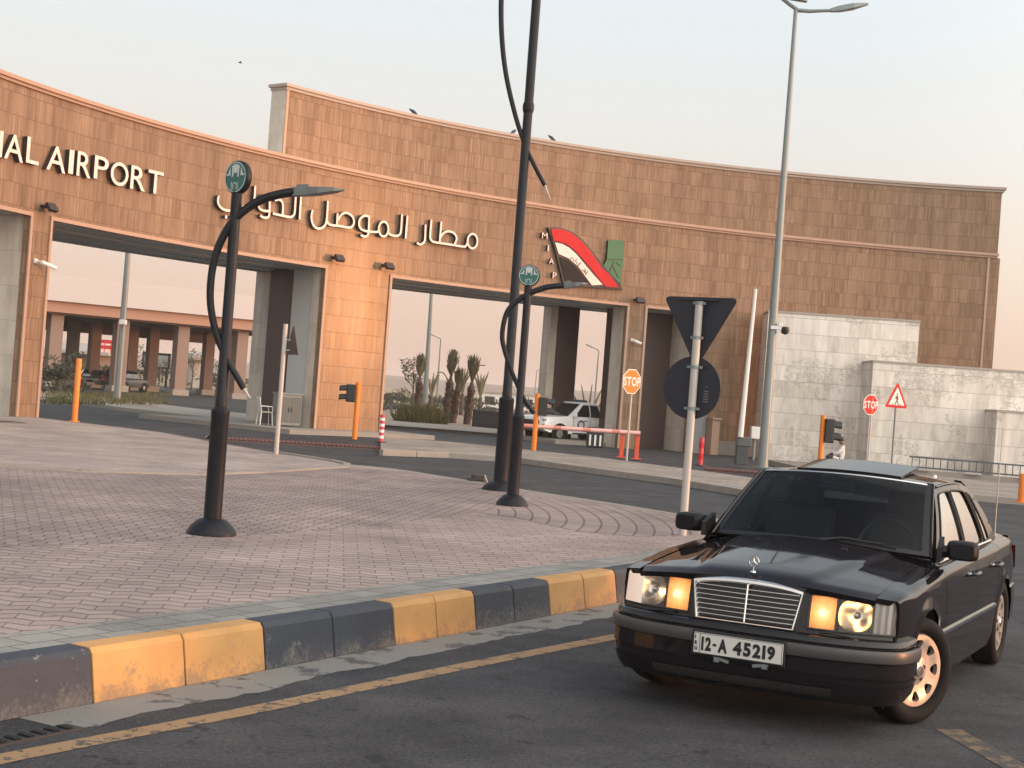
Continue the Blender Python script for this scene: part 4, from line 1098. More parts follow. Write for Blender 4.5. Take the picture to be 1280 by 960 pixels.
# ================================================================== THE CAR (x forward from the front axle, y left, z up)
CAR_X, CAR_Y, CAR_A = 1.780, 9.346, -.470
WB = 2.80
fwd = Vector((math.sin(CAR_A), -math.cos(CAR_A), 0))
cloc = Vector((CAR_X, CAR_Y, 0)) - fwd * 1.4
car = thing('parked_sedan', cloc, 'glossy black sedan with chrome grille and lit amber lamps in the foreground', 'car', rz=math.atan2(fwd.y, fwd.x))
SH = Matrix.Translation((1.4, 0, 0))
def cb(mb, name, mat, parent=None, **k):
    mb.xf(SH); return mb.build(name, mat, parent or car, **k)
def car_paint(name, base, rough=.30):
    t = NT(name); t.set(col=base, rough=rough, coat=.8, coatr=.03, spec=.0)
    n = t.noise(t.obj(), 2.2, 4); t.set(rough=t.math('MULTIPLY_ADD', n, .12, rough - .06)); t.set(coatr=t.math('MULTIPLY_ADD', t.noise(t.obj(), 9, 5), .06, .01))
    return t.mat
MAT['paint'] = car_paint('black_aubergine_paint', (.0075, .0055, .0075))
MAT['clad'] = car_paint('dark_lower_paint', (.010, .0085, .010), .38)
MAT['strip'] = M('grey_bumper_strip', (.050, .048, .050), .36, var=.08)
MAT['seal'] = M('window_rubber', (.006, .006, .007), .5, var=0)
MAT['inside'] = M('cabin_dark', (.030, .030, .034), .8, var=.2)
MAT['mirror_black'] = M('mirror_black_plastic', (.007, .007, .009), .5, var=.1, spec=.2)
MAT['under'] = M('underbody_black', (.006, .006, .006), .9, var=0)
def glass_mat(name, tint, fac, amt=1.0, base=0.0):
    t = NT(name); n, l = t.n, t.l
    n.remove(t.b)
    tr = n.new('ShaderNodeBsdfTransparent'); tr.inputs[0].default_value = (*tint, 1)
    gl = n.new('ShaderNodeBsdfGlossy'); gl.inputs['Roughness'].default_value = .015; gl.inputs[0].default_value = (.95, .95, .95, 1)
    fr0 = n.new('ShaderNodeFresnel'); fr0.inputs[0].default_value = fac; fr = n.new('ShaderNodeMath'); fr.operation = 'MULTIPLY'; fr.operation = 'MULTIPLY_ADD'; fr.inputs[1].default_value = amt; fr.inputs[2].default_value = base; l.new(fr0.outputs[0], fr.inputs[0])
    mx = n.new('ShaderNodeMixShader'); l.new(fr.outputs[0], mx.inputs[0]); l.new(tr.outputs[0], mx.inputs[1]); l.new(gl.outputs[0], mx.inputs[2]); l.new(mx.outputs[0], t.out.inputs[0])
    return t.mat
MAT['screen'] = glass_mat('windscreen_glass', (.52, .58, .61), 1.42, .6)
MAT['sideglass'] = glass_mat('tinted_side_glass', (.20, .23, .25), 2.0, .35, .50)
MAT['lens'] = glass_mat('clear_lamp_glass', (.80, .80, .80), 1.42)

def zs(x): return interp([(-3.88, .895), (-3.4, .925), (-2.6, .925), (-1.5, .905), (-.6, .885), (0, .850), (.5, .805), (.84, .765)], x)
def W(x): return interp([(-3.88, .755), (-3.6, .80), (-3.2, .84), (-2.6, .868), (-.6, .87), (0, .866), (.35, .855), (.6, .842), (.84, .82)], x)
def prof(z): return interp([(.16, .93), (.22, .950), (.40, .975), (.50, .985), (.60, .997), (.68, 1.0), (.78, .990), (.88, .965), (.97, .94)], z)
def Fx(y): a = abs(y) / .82; return .785 - .035 * a ** 2 - .135 * a ** 4.2
def bow(x, y):
    """plan curve of the nose and tail"""
    dx = 0
    if x > 0: dx = -(.785 - Fx(y)) * min(1, x / .785) ** 2
    if x < -3.2: a = abs(y) / .82; dx = (.03 * a ** 2 + .10 * a ** 4) * min(1, (-3.2 - x) / .68) ** 2
    return x + dx
AR = .365
def zb(x):
    z = .20
    for ax in (0, -WB):
        d = abs(x - ax)
        if d < AR: z = max(z, .315 + math.sqrt(max(0, AR * AR - d * d)))
    return z
def side(x, z, sg):
    y = W(x) * prof(z)
    for ax in (0, -WB):
        r = math.hypot(x - ax, z - .315)
        if r < AR + .075 and z > .2: y += .011 * (1 - max(0, r - AR) / .075)
    return y * sg
def side_col(x, sg, z0=None, top=True, ytop=.705, n1=16):
    z0 = zb(x) if z0 is None else z0
    rz = .055 - .040 * sstep(.30, .72, x); z1 = zs(x) - rz
    col = [(x, side(x, z0 + (z1 - z0) * i / n1, sg), z0 + (z1 - z0) * i / n1) for i in range(n1 + 1)]
    if top:
        y1 = abs(side(x, z1, sg)); ry = .075 - .050 * sstep(.30, .72, x)
        for i in range(1, 8):
            a = math.pi / 2 * i / 7; col.append((x, sg * (y1 - ry * (1 - math.cos(a))), z1 + rz * math.sin(a)))
        yy = y1 - ry
        for i in range(1, 4):
            q = i / 3; col.append((x, sg * (yy + (ytop - yy) * q), zs(x) + .012 * q))
    return [(bow(px, py), py, pz) for px, py, pz in col]
def xs_range(a, b, step=.05):
    X = set(); n = max(2, int(abs(b - a) / step))
    for i in range(n + 1): X.add(round(a + (b - a) * i / n, 4))
    for ax in (0, -WB):
        for k in range(25):
            x = ax + AR * math.cos(math.pi * k / 24) * .9999
            if min(a, b) < x < max(a, b): X.add(round(x, 4))
        for x in (ax - AR - .0005, ax + AR + .0005):
            if min(a, b) < x < max(a, b): X.add(round(x, 4))
    return sorted(X)
def panel(name, x0, x1, sg, mat, parent=None, ytop=.705, z0=None, off=0.0, gap=.004):
    m = MB(); rows = []
    for x in xs_range(x0 + gap, x1 - gap): rows.append(side_col(x, sg, z0, True, ytop))
    m.grid(rows, flip=sg < 0)
    # folded edges
    for col in (rows[0], rows[-1]):
        m.grid([col, [(p[0], p[1] - sg * .03 if abs(p[1]) > .78 else p[1], p[2] - (.03 if abs(p[1]) < .80 else 0)) for p in col]])
    return cb(m, name, mat, parent, smooth=30)
def ytop_cab(x): return .755
for sg in (1, -1):
    panel('fender', -.50, .785, sg, MAT['paint'])
    fd = panel('door', -1.60, -.50, sg, MAT['paint'], ytop=.735)
    rd = panel('door', -2.545, -1.60, sg, MAT['paint'], ytop=.735)
    panel('rear_quarter', -3.88, -2.545, sg, MAT['paint'])
    for d_, xh in ((fd, -1.40), (rd, -2.32)):
        m = MB(); y = abs(side(xh, .80, 1)); 
        m.tube(spline([(xh - .10, sg * (y + .004), .79), (xh - .085, sg * (y + .035), .79), (xh, sg * (y + .04), .792), (xh + .085, sg * (y + .035), .79), (xh + .10, sg * (y + .004), .79)], 4), .014, 8)
        cb(m, 'door_handle', MAT['paint'], d_, smooth=True)
        m = MB(); m.box((xh, sg * (y - .004), .772), (.17, .014, .05)); cb(m, 'handle_recess', MAT['seal'], d_, bevel=.004)
        m = MB(); m.tube([(xh + .10, sg * (y + .001), .79), (xh + .10, sg * (y + .012), .79)], .016, 10); cb(m, 'handle_lock', MAT['chrome'], d_)
    # lower cladding and chrome strip
    for xa, xb in ((-2.40, -.405),):
        m = MB(); rows = []
        for i in range(41):
            x = xa + (xb - xa) * i / 40; col = []
            for z, o in ((.19, -.02), (.20, .010), (.30, .014), (.455, .014), (.47, .010), (.472, 0)):
                col.append((x, sg * (W(x) * prof(z) + o), z))
            rows.append(col)
        m.grid(rows, flip=sg < 0); cb(m, 'side_cladding', MAT['clad'], smooth=30)
        m = MB(); rows = []
        for i in range(41):
            x = xa + (xb - xa) * i / 40; b_ = W(x) * prof(.485)
            rows.append([(x, sg * (b_ + o), z) for o, z in ((.0, .470), (.014, .474), (.018, .487), (.014, .500), (0, .503))])
        m.grid(rows, flip=sg < 0); cb(m, 'chrome_side_strip', MAT['chrome'], smooth=60)
    # wheel arch liners
    for ax in (0, -WB):
        m = MB(); rows = []
        for k in range(25):
            a = math.pi * k / 24; x = ax + (AR + .002) * math.cos(a); z = .315 + (AR + .002) * math.sin(a)
            rows.append([(bow(x, .84), sg * (W(x) * .985), z), (x, sg * .45, z)])
        m.grid([[r[0] for r in rows], [r[1] for r in rows]]); m.F(*[m.V(r[1]) for r in rows]); cb(m, 'wheel_arch', MAT['under'])
# hood
def hood_pt(u, y):
    cow = -.44 - .20 * (abs(y) / .70) ** 2.2
    xf_ = Fx(y) - .004
    x = xf_ + (cow - xf_) * u
    edge = zs(.785 + (-.62 - .785) * u) + .014
    cr_ = .046 + (.068 - .046) * u
    z = edge + cr_ * (1 - (abs(y) / .70) ** 2.0)
    ww = .33 + .20 * u
    z += .014 * (1 - sstep(ww - .045, ww + .03, abs(y))) * sstep(0.0, .12, u)
    z -= .018 * (1 - sstep(0, .07, u)) ** 2
    return (x, y, z)
m = MB(); rows = []
for i in range(41):
    u = i / 40; rows.append([hood_pt(u, -.70 + 1.40 * j / 56) for j in range(57)])
m.grid(rows, flip=False); 
for e in (rows[0],): m.grid([e, [(p[0] - .01, p[1], p[2] - .03) for p in e]], flip=True)
for e in ([r[0] for r in rows], [r[-1] for r in rows]): m.grid([e, [(p[0], p[1], p[2] - .03) for p in e]])
hood = cb(m, 'hood', MAT['paint'], smooth=40)
# cowl, rear deck, bottom
m = MB(); m.grid([[(-.40 - .2 * (abs(y) / .7) ** 2.2, y, .935 + .03 * (1 - (y / .7) ** 2)) for y in [-.74 + 1.48 * j / 20 for j in range(21)]], [(-.66, y, .93 + .03 * (1 - (y / .7) ** 2)) for y in [-.74 + 1.48 * j / 20 for j in range(21)]]]); cb(m, 'cowl', MAT['seal'])
m = MB(); rows = []
for i in range(15):
    x = -2.93 - .94 * i / 14; rows.append([(bow(x, y), y, zs(x) + .012 + .045 * (1 - (y / .705) ** 2)) for y in [-.705 + 1.41 * j / 20 for j in range(21)]])
m.grid(rows); m.grid([rows[-1], [(p[0] - .01, p[1], .35) for p in rows[-1]]]); cb(m, 'trunk_lid', MAT['paint'], smooth=30)
m = MB(); m.box((-1.4, 0, .26), (4.0, 1.50, .12)); cb(m, 'underbody', MAT['under'])
m = MB(); m.box((.30, 0, .42), (.70, .86, .42)); cb(m, 'engine_bay', MAT['under'])
# nose panels
def face(y, z, off=0.0): return (Fx(y) + off - .16 * (z - .60), y, z)
def ztop(y): return hood_pt(0, y)[2] + .0
def facegrid(y0, y1, z0, z1f, off, ny=16, nz=5, flip=False, mat=None, name=None, parent=None, sm=True):
    m = MB(); rows = []
    for j in range(nz + 1):
        rows.append([face(y0 + (y1 - y0) * i / ny, z0 + ((z1f(y0 + (y1 - y0) * i / ny) if callable(z1f) else z1f) - z0) * j / nz, off) for i in range(ny + 1)])
    m.grid(rows, flip=flip)
    return cb(m, name, mat, parent, smooth=sm) if name else m
LB, LT = .580, .766
facegrid(-.345, .345, .50, lambda y: ztop(y) - .004, 0, name='nose_panel', mat=MAT['paint'])
facegrid(-.80, .80, .46, LB - .006, .0, ny=32, name='lamp_valance', mat=MAT['paint'])
for sg in (1, -1):
    a, b = sg * .350, sg * .800
    facegrid(a, sg * .712, LT + .004, lambda y: ztop(y) - .004, .0, name='lamp_brow', mat=MAT['paint'], nz=2)
    # lamp
    hl = facegrid(a, b, LB - .01, LT + .01, -.10, ny=10, name='headlight', mat=M('lamp_cavity', (.16, .15, .14), .35, metal=.6, var=0))
    def blk(y0, y1, z0, z1, o0, o1, name, mat, par=hl, ny=8):
        m = MB(); F0 = []; 
        ys = [y0 + (y1 - y0) * i / ny for i in range(ny + 1)]
        rows = [[face(y, z0, o0) for y in ys], [face(y, z0, o1) for y in ys], [face(y, (z0 + z1) / 2, o1 + .004) for y in ys], [face(y, z1, o1) for y in ys], [face(y, z1, o0) for y in ys]]
        m.grid(rows); m.F(*[m.V(r[0]) for r in rows]); m.F(*[m.V(r[-1]) for r in rows][::-1])
        return cb(m, name, mat, par, smooth=40)
    # amber lamp, glowing
    am = NT('amber_glow'); ay_ = am.sepv(am.obj()); v = am.math('ADD', am.math('MULTIPLY', am.noise(am.obj(), 40, 3), .35), am.math('MULTIPLY', am.math('SUBTRACT', 1.0, am.math('MULTIPLY', am.math('SQRT', am.math('ADD', am.math('POWER', am.math('SUBTRACT', am.math('ABSOLUTE', ay_[1]), .43), 2.0), am.math('POWER', am.math('SUBTRACT', ay_[2], .670), 2.0))), 9.0)), .75)); am.set(col=(.9, .36, .06), em=am.ramp(v, [(.2, (.42, .12, .025)), (.55, (1.0, .42, .11)), (.85, (1.0, .74, .40))]), ems=1.2, rough=.2)
    am.bump(am.noise(am.obj(), 60, 2), .4, .01)
    blk(sg * .360, sg * .500, LB + .004, LT - .008, -.05, -.012, 'amber_lamp', am.mat)
    m = MB(); m.lathe([(.001, 0), (.018, .004), (.024, .012)], face(sg * .430, .672, -.004), 14, 'X'); cb(m, 'amber_bulb', M_emit('amber_bulb_glow', (1, .62, .25), 2.2), hl)
    # reflector bowl
    m = MB(); N = 28; cy, cz, hy, hz = sg * .602, (LB + LT) / 2, .090, .086; rows = []
    for q, o in ((1.0, -.012), (.96, -.03), (.8, -.06), (.55, -.085), (.25, -.098), (.02, -.10)):
        r = []
        for k in range(N):
            a_ = 2 * math.pi * k / N; e = 2.6 + 0 * q
            c_, s_ = math.cos(a_), math.sin(a_); f = (abs(c_) ** e + abs(s_) ** e) ** (-1 / e)
            y = cy + hy * q * c_ * f; r.append(face(y, cz + hz * q * s_ * f, o))
        rows.append(r)
    m.grid(rows, closed=True); cb(m, 'reflector', M('lamp_reflector', (.70, .64, .56), .22, metal=1, var=0), hl, smooth=60)
    m = MB(); m.lathe([(.002, .05), (.010, .045), (.012, 0)], face(cy, cz - .01, -.095), 12, 'X'); cb(m, 'bulb', M_emit('warm_bulb', (1, .55, .22), 9), hl, smooth=True)
    m = MB(); m.lathe([(.002, .03), (.016, .028), (.02, .018), (.022, 0)], face(cy, cz - .005, -.058), 14, 'X'); cb(m, 'bulb_shield', MAT['chrome'], hl, smooth=True)
    # corner lamp, ribbed
    cmn = NT('corner_lamp_ribbed'); px_, py_, pz_ = cmn.sepv(cmn.obj()); 
    rib = cmn.math('PINGPONG', cmn.math('MULTIPLY', py_, 60.0), 1.0); cmn.set(col=(.46, .42, .39), rough=.22, metal=.35); cmn.bump(rib, .6, .012)
    blk(sg * .700, sg * .797, LB + .004, LT - .010, -.06, -.010, 'corner_lamp', cmn.mat)
    for y in (.506, .694, .350, .803):
        m = MB(); m.grid([[face(sg * y, LB - .004, o) for o in (-.09, .004)], [face(sg * y, LT + .004, o) for o in (-.09, .004)]]); m.grid([[face(sg * (y - .005), LB - .004, .003), face(sg * (y + .005), LB - .004, .003)], [face(sg * (y - .005), LT + .004, .003), face(sg * (y + .005), LT + .004, .003)]]); cb(m, 'lamp_divider', MAT['seal'], hl)
    facegrid(sg * .352, sg * .801, LB, LT, .006, ny=14, name='lamp_cover', mat=MAT['lens'], parent=hl)
    m = MB(); m.tube([face(sg * (.352 + .449 * i / 14), LB - .003, .004) for i in range(15)], .006, 6); m.tube([face(sg * (.352 + .449 * i / 14), LT + .002, .004) for i in range(15)], .005, 6); cb(m, 'lamp_seal', MAT['seal'], hl)
    m = MB(); m.grid([[face(sg * .801, LB, .006), face(sg * .818, LB, -.05)], [face(sg * .801, LT, .006), face(sg * .818, LT, -.05)]], flip=sg < 0); cb(m, 'lamp_side', cmn.mat, hl)
    # headlamp wiper arm
    m = MB(); m.tube([face(sg * .60, LB - .022, .03), face(sg * .50, LB - .008, .035), face(sg * .43, LB - .012, .03)], .006, 6); cb(m, 'lamp_wiper', MAT['seal'])
# grille
def gface(y, z, off=0): return (.785 + off - .14 * (z - .56) - .12 * y * y, y, z)
GB, GT = .560, .812
def gtop(y): return GT - .030 * (abs(y) / .33) ** 2.4
def gw(z): return .292 + .036 * (z - GB) / (GT - GB)
m = MB(); N = 24
outer = [(-gw(GB), GB), (gw(GB), GB)] + [(gw(GB) + (gw(GT) - gw(GB)) * i / 6, GB + (gtop(.33) - GB) * i / 6) for i in range(1, 7)] + [(gw(GT) * (1 - 2 * i / N), gtop(gw(GT) * (1 - 2 * i / N))) for i in range(1, N)] + [(-gw(GB) - (gw(GT) - gw(GB)) * i / 6, GB + (gtop(.33) - GB) * i / 6) for i in range(6, 0, -1)]
cyc = (0, (GB + GT) / 2)
def inset(p, side_=.020, top_=.032, bot=.012):
    y, z = p; yy = y - math.copysign(min(abs(y), side_), y) if abs(y) > gw(z) - .01 else y * (1 - side_ / .33)
    q = (z - GB) / (GT - GB); zz = z + bot * (1 - q) - top_ * q
    return (yy, zz)
inn = [inset(p) for p in outer]
def lp(P, off): return [gface(y, z, off) for y, z in P]
m.grid([lp(outer, -.03), lp(outer, .038), lp([inset(p, .004, .008, .003) for p in outer], .052), lp([inset(p, .012, .022, .008) for p in outer], .052), lp(inn, .040), lp(inn, .0)], closed=True, flip=True)
grl = cb(m, 'grille', MAT['chrome'], smooth=40, weld=True)
m = MB(); m.F(*[m.V(p) for p in lp(inn, .004)]); cb(m, 'grille_mesh', MAT['under'], grl)
for k in range(7):
    z = GB + .030 + k * .0270; y1 = gw(z) - .018; m = MB()
    rows = [[gface(-y1 + 2 * y1 * i / 16, z + dz, o) for i in range(17)] for dz, o in ((-.0022, .030), (-.001, .036), (.0022, .036), (.003, .030))]
    m.grid(rows); cb(m, 'grille_slat', M('brushed_slat', (.60, .60, .60), .22, metal=1, var=0) if k == 0 else bpy.data.materials['brushed_slat'], grl, smooth=60)
m = MB(); m.tube([gface(0, GB + .01, .034), gface(0, GT - .025, .036)], .006, 8); cb(m, 'grille_bar', MAT['chrome'], grl, smooth=True)
# hood star in a ring
m = MB(); hc = Vector(hood_pt(.055, 0)) + Vector((0, 0, .012)); rr = .029; cc_ = hc + Vector((0, 0, .046))
m.tube([cc_ + Vector((0, rr * math.cos(2 * math.pi * i / 28), rr * math.sin(2 * math.pi * i / 28))) for i in range(29)], .003, 6, cap=False)
for k in range(3):
    a = R(90 + 120 * k); m.tube([cc_, cc_ + Vector((0, rr * math.cos(a), rr * math.sin(a)))], [.006, .0015], 6)
m.tube([cc_ - Vector((0, 0, rr)), hc - Vector((0, 0, .01))], .004, 6); m.lathe([(.018, 0), (.014, .008), (.004, .012)], hc - Vector((0, 0, .016)), 16)
cb(m, 'hood_emblem', MAT['chrome'], hood, smooth=True)
# bumper sweep
def bpath():
    P = []
    for i in range(13): y = .70 * i / 12; P.append((Fx(y) + .075 - .0 * y, y))
    P += [(Fx(.76) + .070, .765), (Fx(.80) + .058, .812), (Fx(.82) + .02, .846), (.56, .868), (.48, .876), (.40, .880), (.375, .880)]
    return P
BP = bpath(); BPF = [(x, -y) for x, y in BP[:0:-1]] + BP
def sweep(profile, name, mat, path=BPF, par=None, sm=30, i0=0, i1=None):
    m = MB(); path_ = path; n = len(path_); cols = []
    for i in range(n):
        a, b = path_[max(0, i - 1)], path_[min(n - 1, i + 1)]; tx, ty = b[0] - a[0], b[1] - a[1]; q = math.hypot(tx, ty); nx, ny = ty / q, -tx / q
        cols.append([(path_[i][0] + nx * o, path_[i][1] + ny * o, z) for o, z in profile])
    i1_ = i1 or n
    m.grid(cols[i0:i1_], flip=True); return cb(m, name, mat, par, smooth=sm)
bump_ = sweep([(-.09, .553), (-.02, .553), (-.006, .547), (.0, .535), (.003, .518), (-.008, .514), (-.008, .508), (.018, .504), (.022, .430), (.010, .424), (.012, .345), (.009, .340), (.002, .337), (.002, .330), (.009, .327), (.006, .305), (-.001, .302), (-.001, .295), (.005, .292), (-.012, .235), (-.045, .190), (-.12, .185)], 'bumper', MAT['clad'])
sweep([(.016, .503), (.026, .500), (.030, .488), (.030, .446), (.026, .434), (.016, .431)], 'bumper_strip', MAT['strip'], par=bump_, sm=20)
m0 = [i for i, p in enumerate(BPF) if abs(p[1]) < .56]
sweep([(.008, .272), (.0085, .250), (-.004, .225), (-.02, .215)], 'lower_intake', MAT['under'], par=bump_, i0=m0[0], i1=m0[-1] + 1)
# rear bumper
RP = [(-3.20, -.845), (-3.55, -.815), (-3.78, -.76), (-3.90, -.64), (-3.95, -.4), (-3.96, 0), (-3.95, .4), (-3.90, .64), (-3.78, .76), (-3.55, .815), (-3.20, .845)]
m = MB(); cols = []
for x, y in RP: 
    cols.append([(x + .03, y * .985, .56), (x, y, .55), (x - .012, y * 1.008, .44), (x, y, .30), (x + .06, y * .95, .22)])
m.grid(cols); cb(m, 'rear_bumper', MAT['clad'], smooth=30)
for sg in (1, -1):
    m = MB(); m.grid([[(-3.68, sg * .792, .66), (-3.83, sg * .752, .66), (-3.90, sg * .60, .66)], [(-3.69, sg * .785, .84), (-3.82, sg * .745, .84), (-3.89, sg * .60, .84)]], flip=sg > 0); cb(m, 'tail_light', MAT['red'])
# number plate
BOLD[0] = .05
pl_c = Vector((Fx(0) + .075 + .040, 0, .430))
m = MB(); m.box(pl_c, (.012, .526, .118)); plt = cb(m, 'number_plate', M('plate_white', (.56, .55, .52), .4, var=.1), bevel=.006)
m = MB(); m.box(pl_c + Vector((-.012, 0, 0)), (.016, .552, .142)); cb(m, 'plate_frame', MAT['seal'], bevel=.006)
X0 = pl_c.x + .0065
m = MB(); T_ = [MAT['black'], MAT['black']]
def ptext(s, y0, z0, h, ws, gap=.14):
    return flat_text(m, s, (X0, y0, z0), (0, 1, 0), (0, 0, 1), h, gap, .0015, ws, Vector((1, 0, 0)))
def pfit(s, y0, y1, z0, h):
    L1 = flat_text(MB(), s, (0, 0, 0), (0, 1, 0), (0, 0, 1), h, .12, .001, 1.0); L0 = flat_text(MB(), s, (0, 0, 0), (0, 1, 0), (0, 0, 1), h, .12, .001, .5)
    k = (y1 - y0 + h * .12 - (2 * L0 - L1)) / (2 * (L1 - L0)); ptext(s, y0, z0, h, k, .12)
pfit('12-A', -.212, -.058, .391, .078); pfit('45219', -.024, .220, .391, .078)
for k, ch in enumerate('IRQ'):
    ptext(ch, -.2525, .453 - k * .033, .022, .9)
m.box((X0, -.222, .43), (.001, .003, .106))
for a, b in (((0, -.0, .0), 0),):
    for z in (.374, .486): m.box((X0, 0, z), (.0012, .516, .003))
    for y in (-.259, .259): m.box((X0, y, .43), (.0012, .003, .112))
cb(m, 'plate_lettering', T_, plt)
for sg in (-1, 1):
    m = MB(); m.box((pl_c.x - .02, .02 + sg * .115, .352), (.03, .09, .018), Matrix.Rotation(R(12 * sg), 3, 'X')); m.box((pl_c.x - .01, .02 + sg * .14, .345), (.02, .03, .02)); cb(m, 'plate_bracket', MAT['grey_steel'], bump_)

# ------------------------------------------------------------------ greenhouse
def WSc(u, v, off=0.0):
    """windscreen surface: u -1..1 across, v 0 base .. 1 top"""
    bx = -.475 - .165 * abs(u) ** 2.2; by = .725 * u; bz = .962 - .030 * u * u
    tx = -1.125 - .105 * abs(u) ** 2.2; ty = .590 * u; tz = 1.398 - .030 * u * u
    b = .035 * 4 * v * (1 - v) * .6
    return Vector((bx + (tx - bx) * v + b * .8 + off * .8, by + (ty - by) * v, bz + (tz - bz) * v + b * .5 + off * .6))
def RW(u, v):
    bx = -3.03 + .10 * abs(u) ** 2.2; tx = -2.47 + .07 * abs(u) ** 2.2
    return Vector((bx + (tx - bx) * v - .02 * 4 * v * (1 - v), (.665 + (.560 - .665) * v) * u, (.962 + (1.385 - .962) * v) - .028 * u * u + .012 * 4 * v * (1 - v)))
def surf(fn, u0, u1, v0, v1, nu, nv, **k):
    m = MB(); m.grid([[fn(u0 + (u1 - u0) * i / nu, v0 + (v1 - v0) * j / nv) for i in range(nu + 1)] for j in range(nv + 1)]); return m
ws = cb(surf(lambda u, v: WSc(u, v), -.93, .93, .03, .955, 24, 10), 'windscreen', MAT['screen'], smooth='all')
m = MB()
edge = [WSc(-.935 + 1.87 * i / 20, .96, .004) for i in range(21)]; m.tube(edge, .009, 6)
e1 = [WSc(.94, .02 + .95 * i / 12, .004) for i in range(13)]; e2 = [WSc(-.94, .02 + .95 * i / 12, .004) for i in range(13)]
cb(m, 'windscreen_trim', MAT['chrome'], ws, smooth=True)
m = surf(lambda u, v: WSc(u, v, .002), -.96, .96, -.03, .045, 24, 2); cb(m, 'windscreen_seal', MAT['seal'], ws)
for v0, v1, u0, u1 in ((.0, 1, .925, 1.0), (0, 1, -1.0, -.925)):
    m = surf(lambda u, v: WSc(u, v, .003), u0, u1, v0 - .05, v1, 3, 12); cb(m, 'windscreen_pillar', MAT['paint'], smooth='all')
rw = cb(surf(RW, -.90, .90, .05, .93, 16, 6), 'rear_window', MAT['sideglass'], smooth='all')
m = surf(RW, -1, -.9, -.05, 1.02, 2, 6); k_ = surf(RW, .9, 1, -.05, 1.02, 2, 6); cb(m, 'rear_window_frame', MAT['paint']); cb(k_, 'rear_window_frame', MAT['paint'])
# roof
def roof(u, w):
    a, b = WSc(u, .96), RW(u, .94); p = a.lerp(b, w); s_ = 4 * w * (1 - w)
    return Vector((p.x, p.y + math.copysign(.012 * s_, u) * abs(u), p.z + .042 * s_ * (1 - .35 * u * u) - .008 * abs(u) ** 6))
rf = cb(surf(roof, -1, 1, 0, 1, 24, 20), 'roof', MAT['paint'], smooth='all')
# raised glass sunroof
def srf(i, j, dz):
    w = .11 + .40 * j; u = -.66 + 1.32 * i; a, b = roof(u * .92, .11), roof(u * .92, .51); p = a.lerp(b, j); return p + Vector((0, 0, 0.001 + .044 * j + dz))
m = MB(); top = [[srf(i / 12, j / 8, .012) for i in range(13)] for j in range(9)]; m.grid(top)
bot = [[srf(i / 12, j / 8, 0) for i in range(13)] for j in range(9)]; m.grid(bot, flip=True)
for a, b in ((top[0], bot[0]), (top[-1], bot[-1]), ([r[0] for r in top], [r[0] for r in bot]), ([r[-1] for r in top], [r[-1] for r in bot])): m.grid([a, b])
cb(m, 'sunroof_panel', MAT['paint'], rf, smooth=30)
m = MB(); m.grid([[roof(-.60 + 1.2 * i / 8, .15 + .42 * j / 4) + Vector((0, 0, .005)) for i in range(9)] for j in range(5)]); cb(m, 'sunroof_opening', MAT['under'], rf)
# sides: (x, v) -> point
def SD(x, v, sg, off=0.0):
    xr_ = x
    yb = abs(side(x, zs(x) - .055, 1)) - .085
    a = (x + 1.8); zr = roof(1, min(1, max(0, (x - WSc(1, .96).x) / (RW(1, .94).x - WSc(1, .96).x)))).z - .012
    yt = .602 - .018 * (a / .7) ** 2 * .5
    zb_ = zs(x) + .008
    y = yb + (yt - yb) * v + .018 * 4 * v * (1 - v) + off
    return Vector((x, sg * y, zb_ + (zr - zb_) * v + off * .3))
def ring(corners, n=10, rad=.0):
    out = []
    for (a, b) in zip(corners, corners[1:] + corners[:1]):
        for i in range(n): t = i / n; out.append((a[0] + (b[0] - a[0]) * t, a[1] + (b[1] - a[1]) * t))
    return out
def rounded(corners, q, n=10):
    """same count loop with softened corners"""
    L = ring(corners, n); m_ = len(L); out = []
    for i in range(m_):
        p = L[i]; a, b = L[i - 1], L[(i + 1) % m_]
        k = q if i % n == 0 else (q * .45 if i % n in (1, n - 1) else 0)
        out.append((p[0] * (1 - k) + (a[0] + b[0]) / 2 * k, p[1] * (1 - k) + (a[1] + b[1]) / 2 * k))
    return out
GL = {'front': ([(-.56, -.03), (-1.235, 1.03), (-1.60, 1.03), (-1.60, -.03)], [(-.735, .03), (-1.265, .915), (-1.578, .925), (-1.578, .03)]),
      'rear': ([(-1.605, -.03), (-1.605, 1.03), (-2.36, 1.03), (-2.66, -.03)], [(-1.632, .03), (-1.632, .925), (-2.14, .91), (-2.33, .03)])}
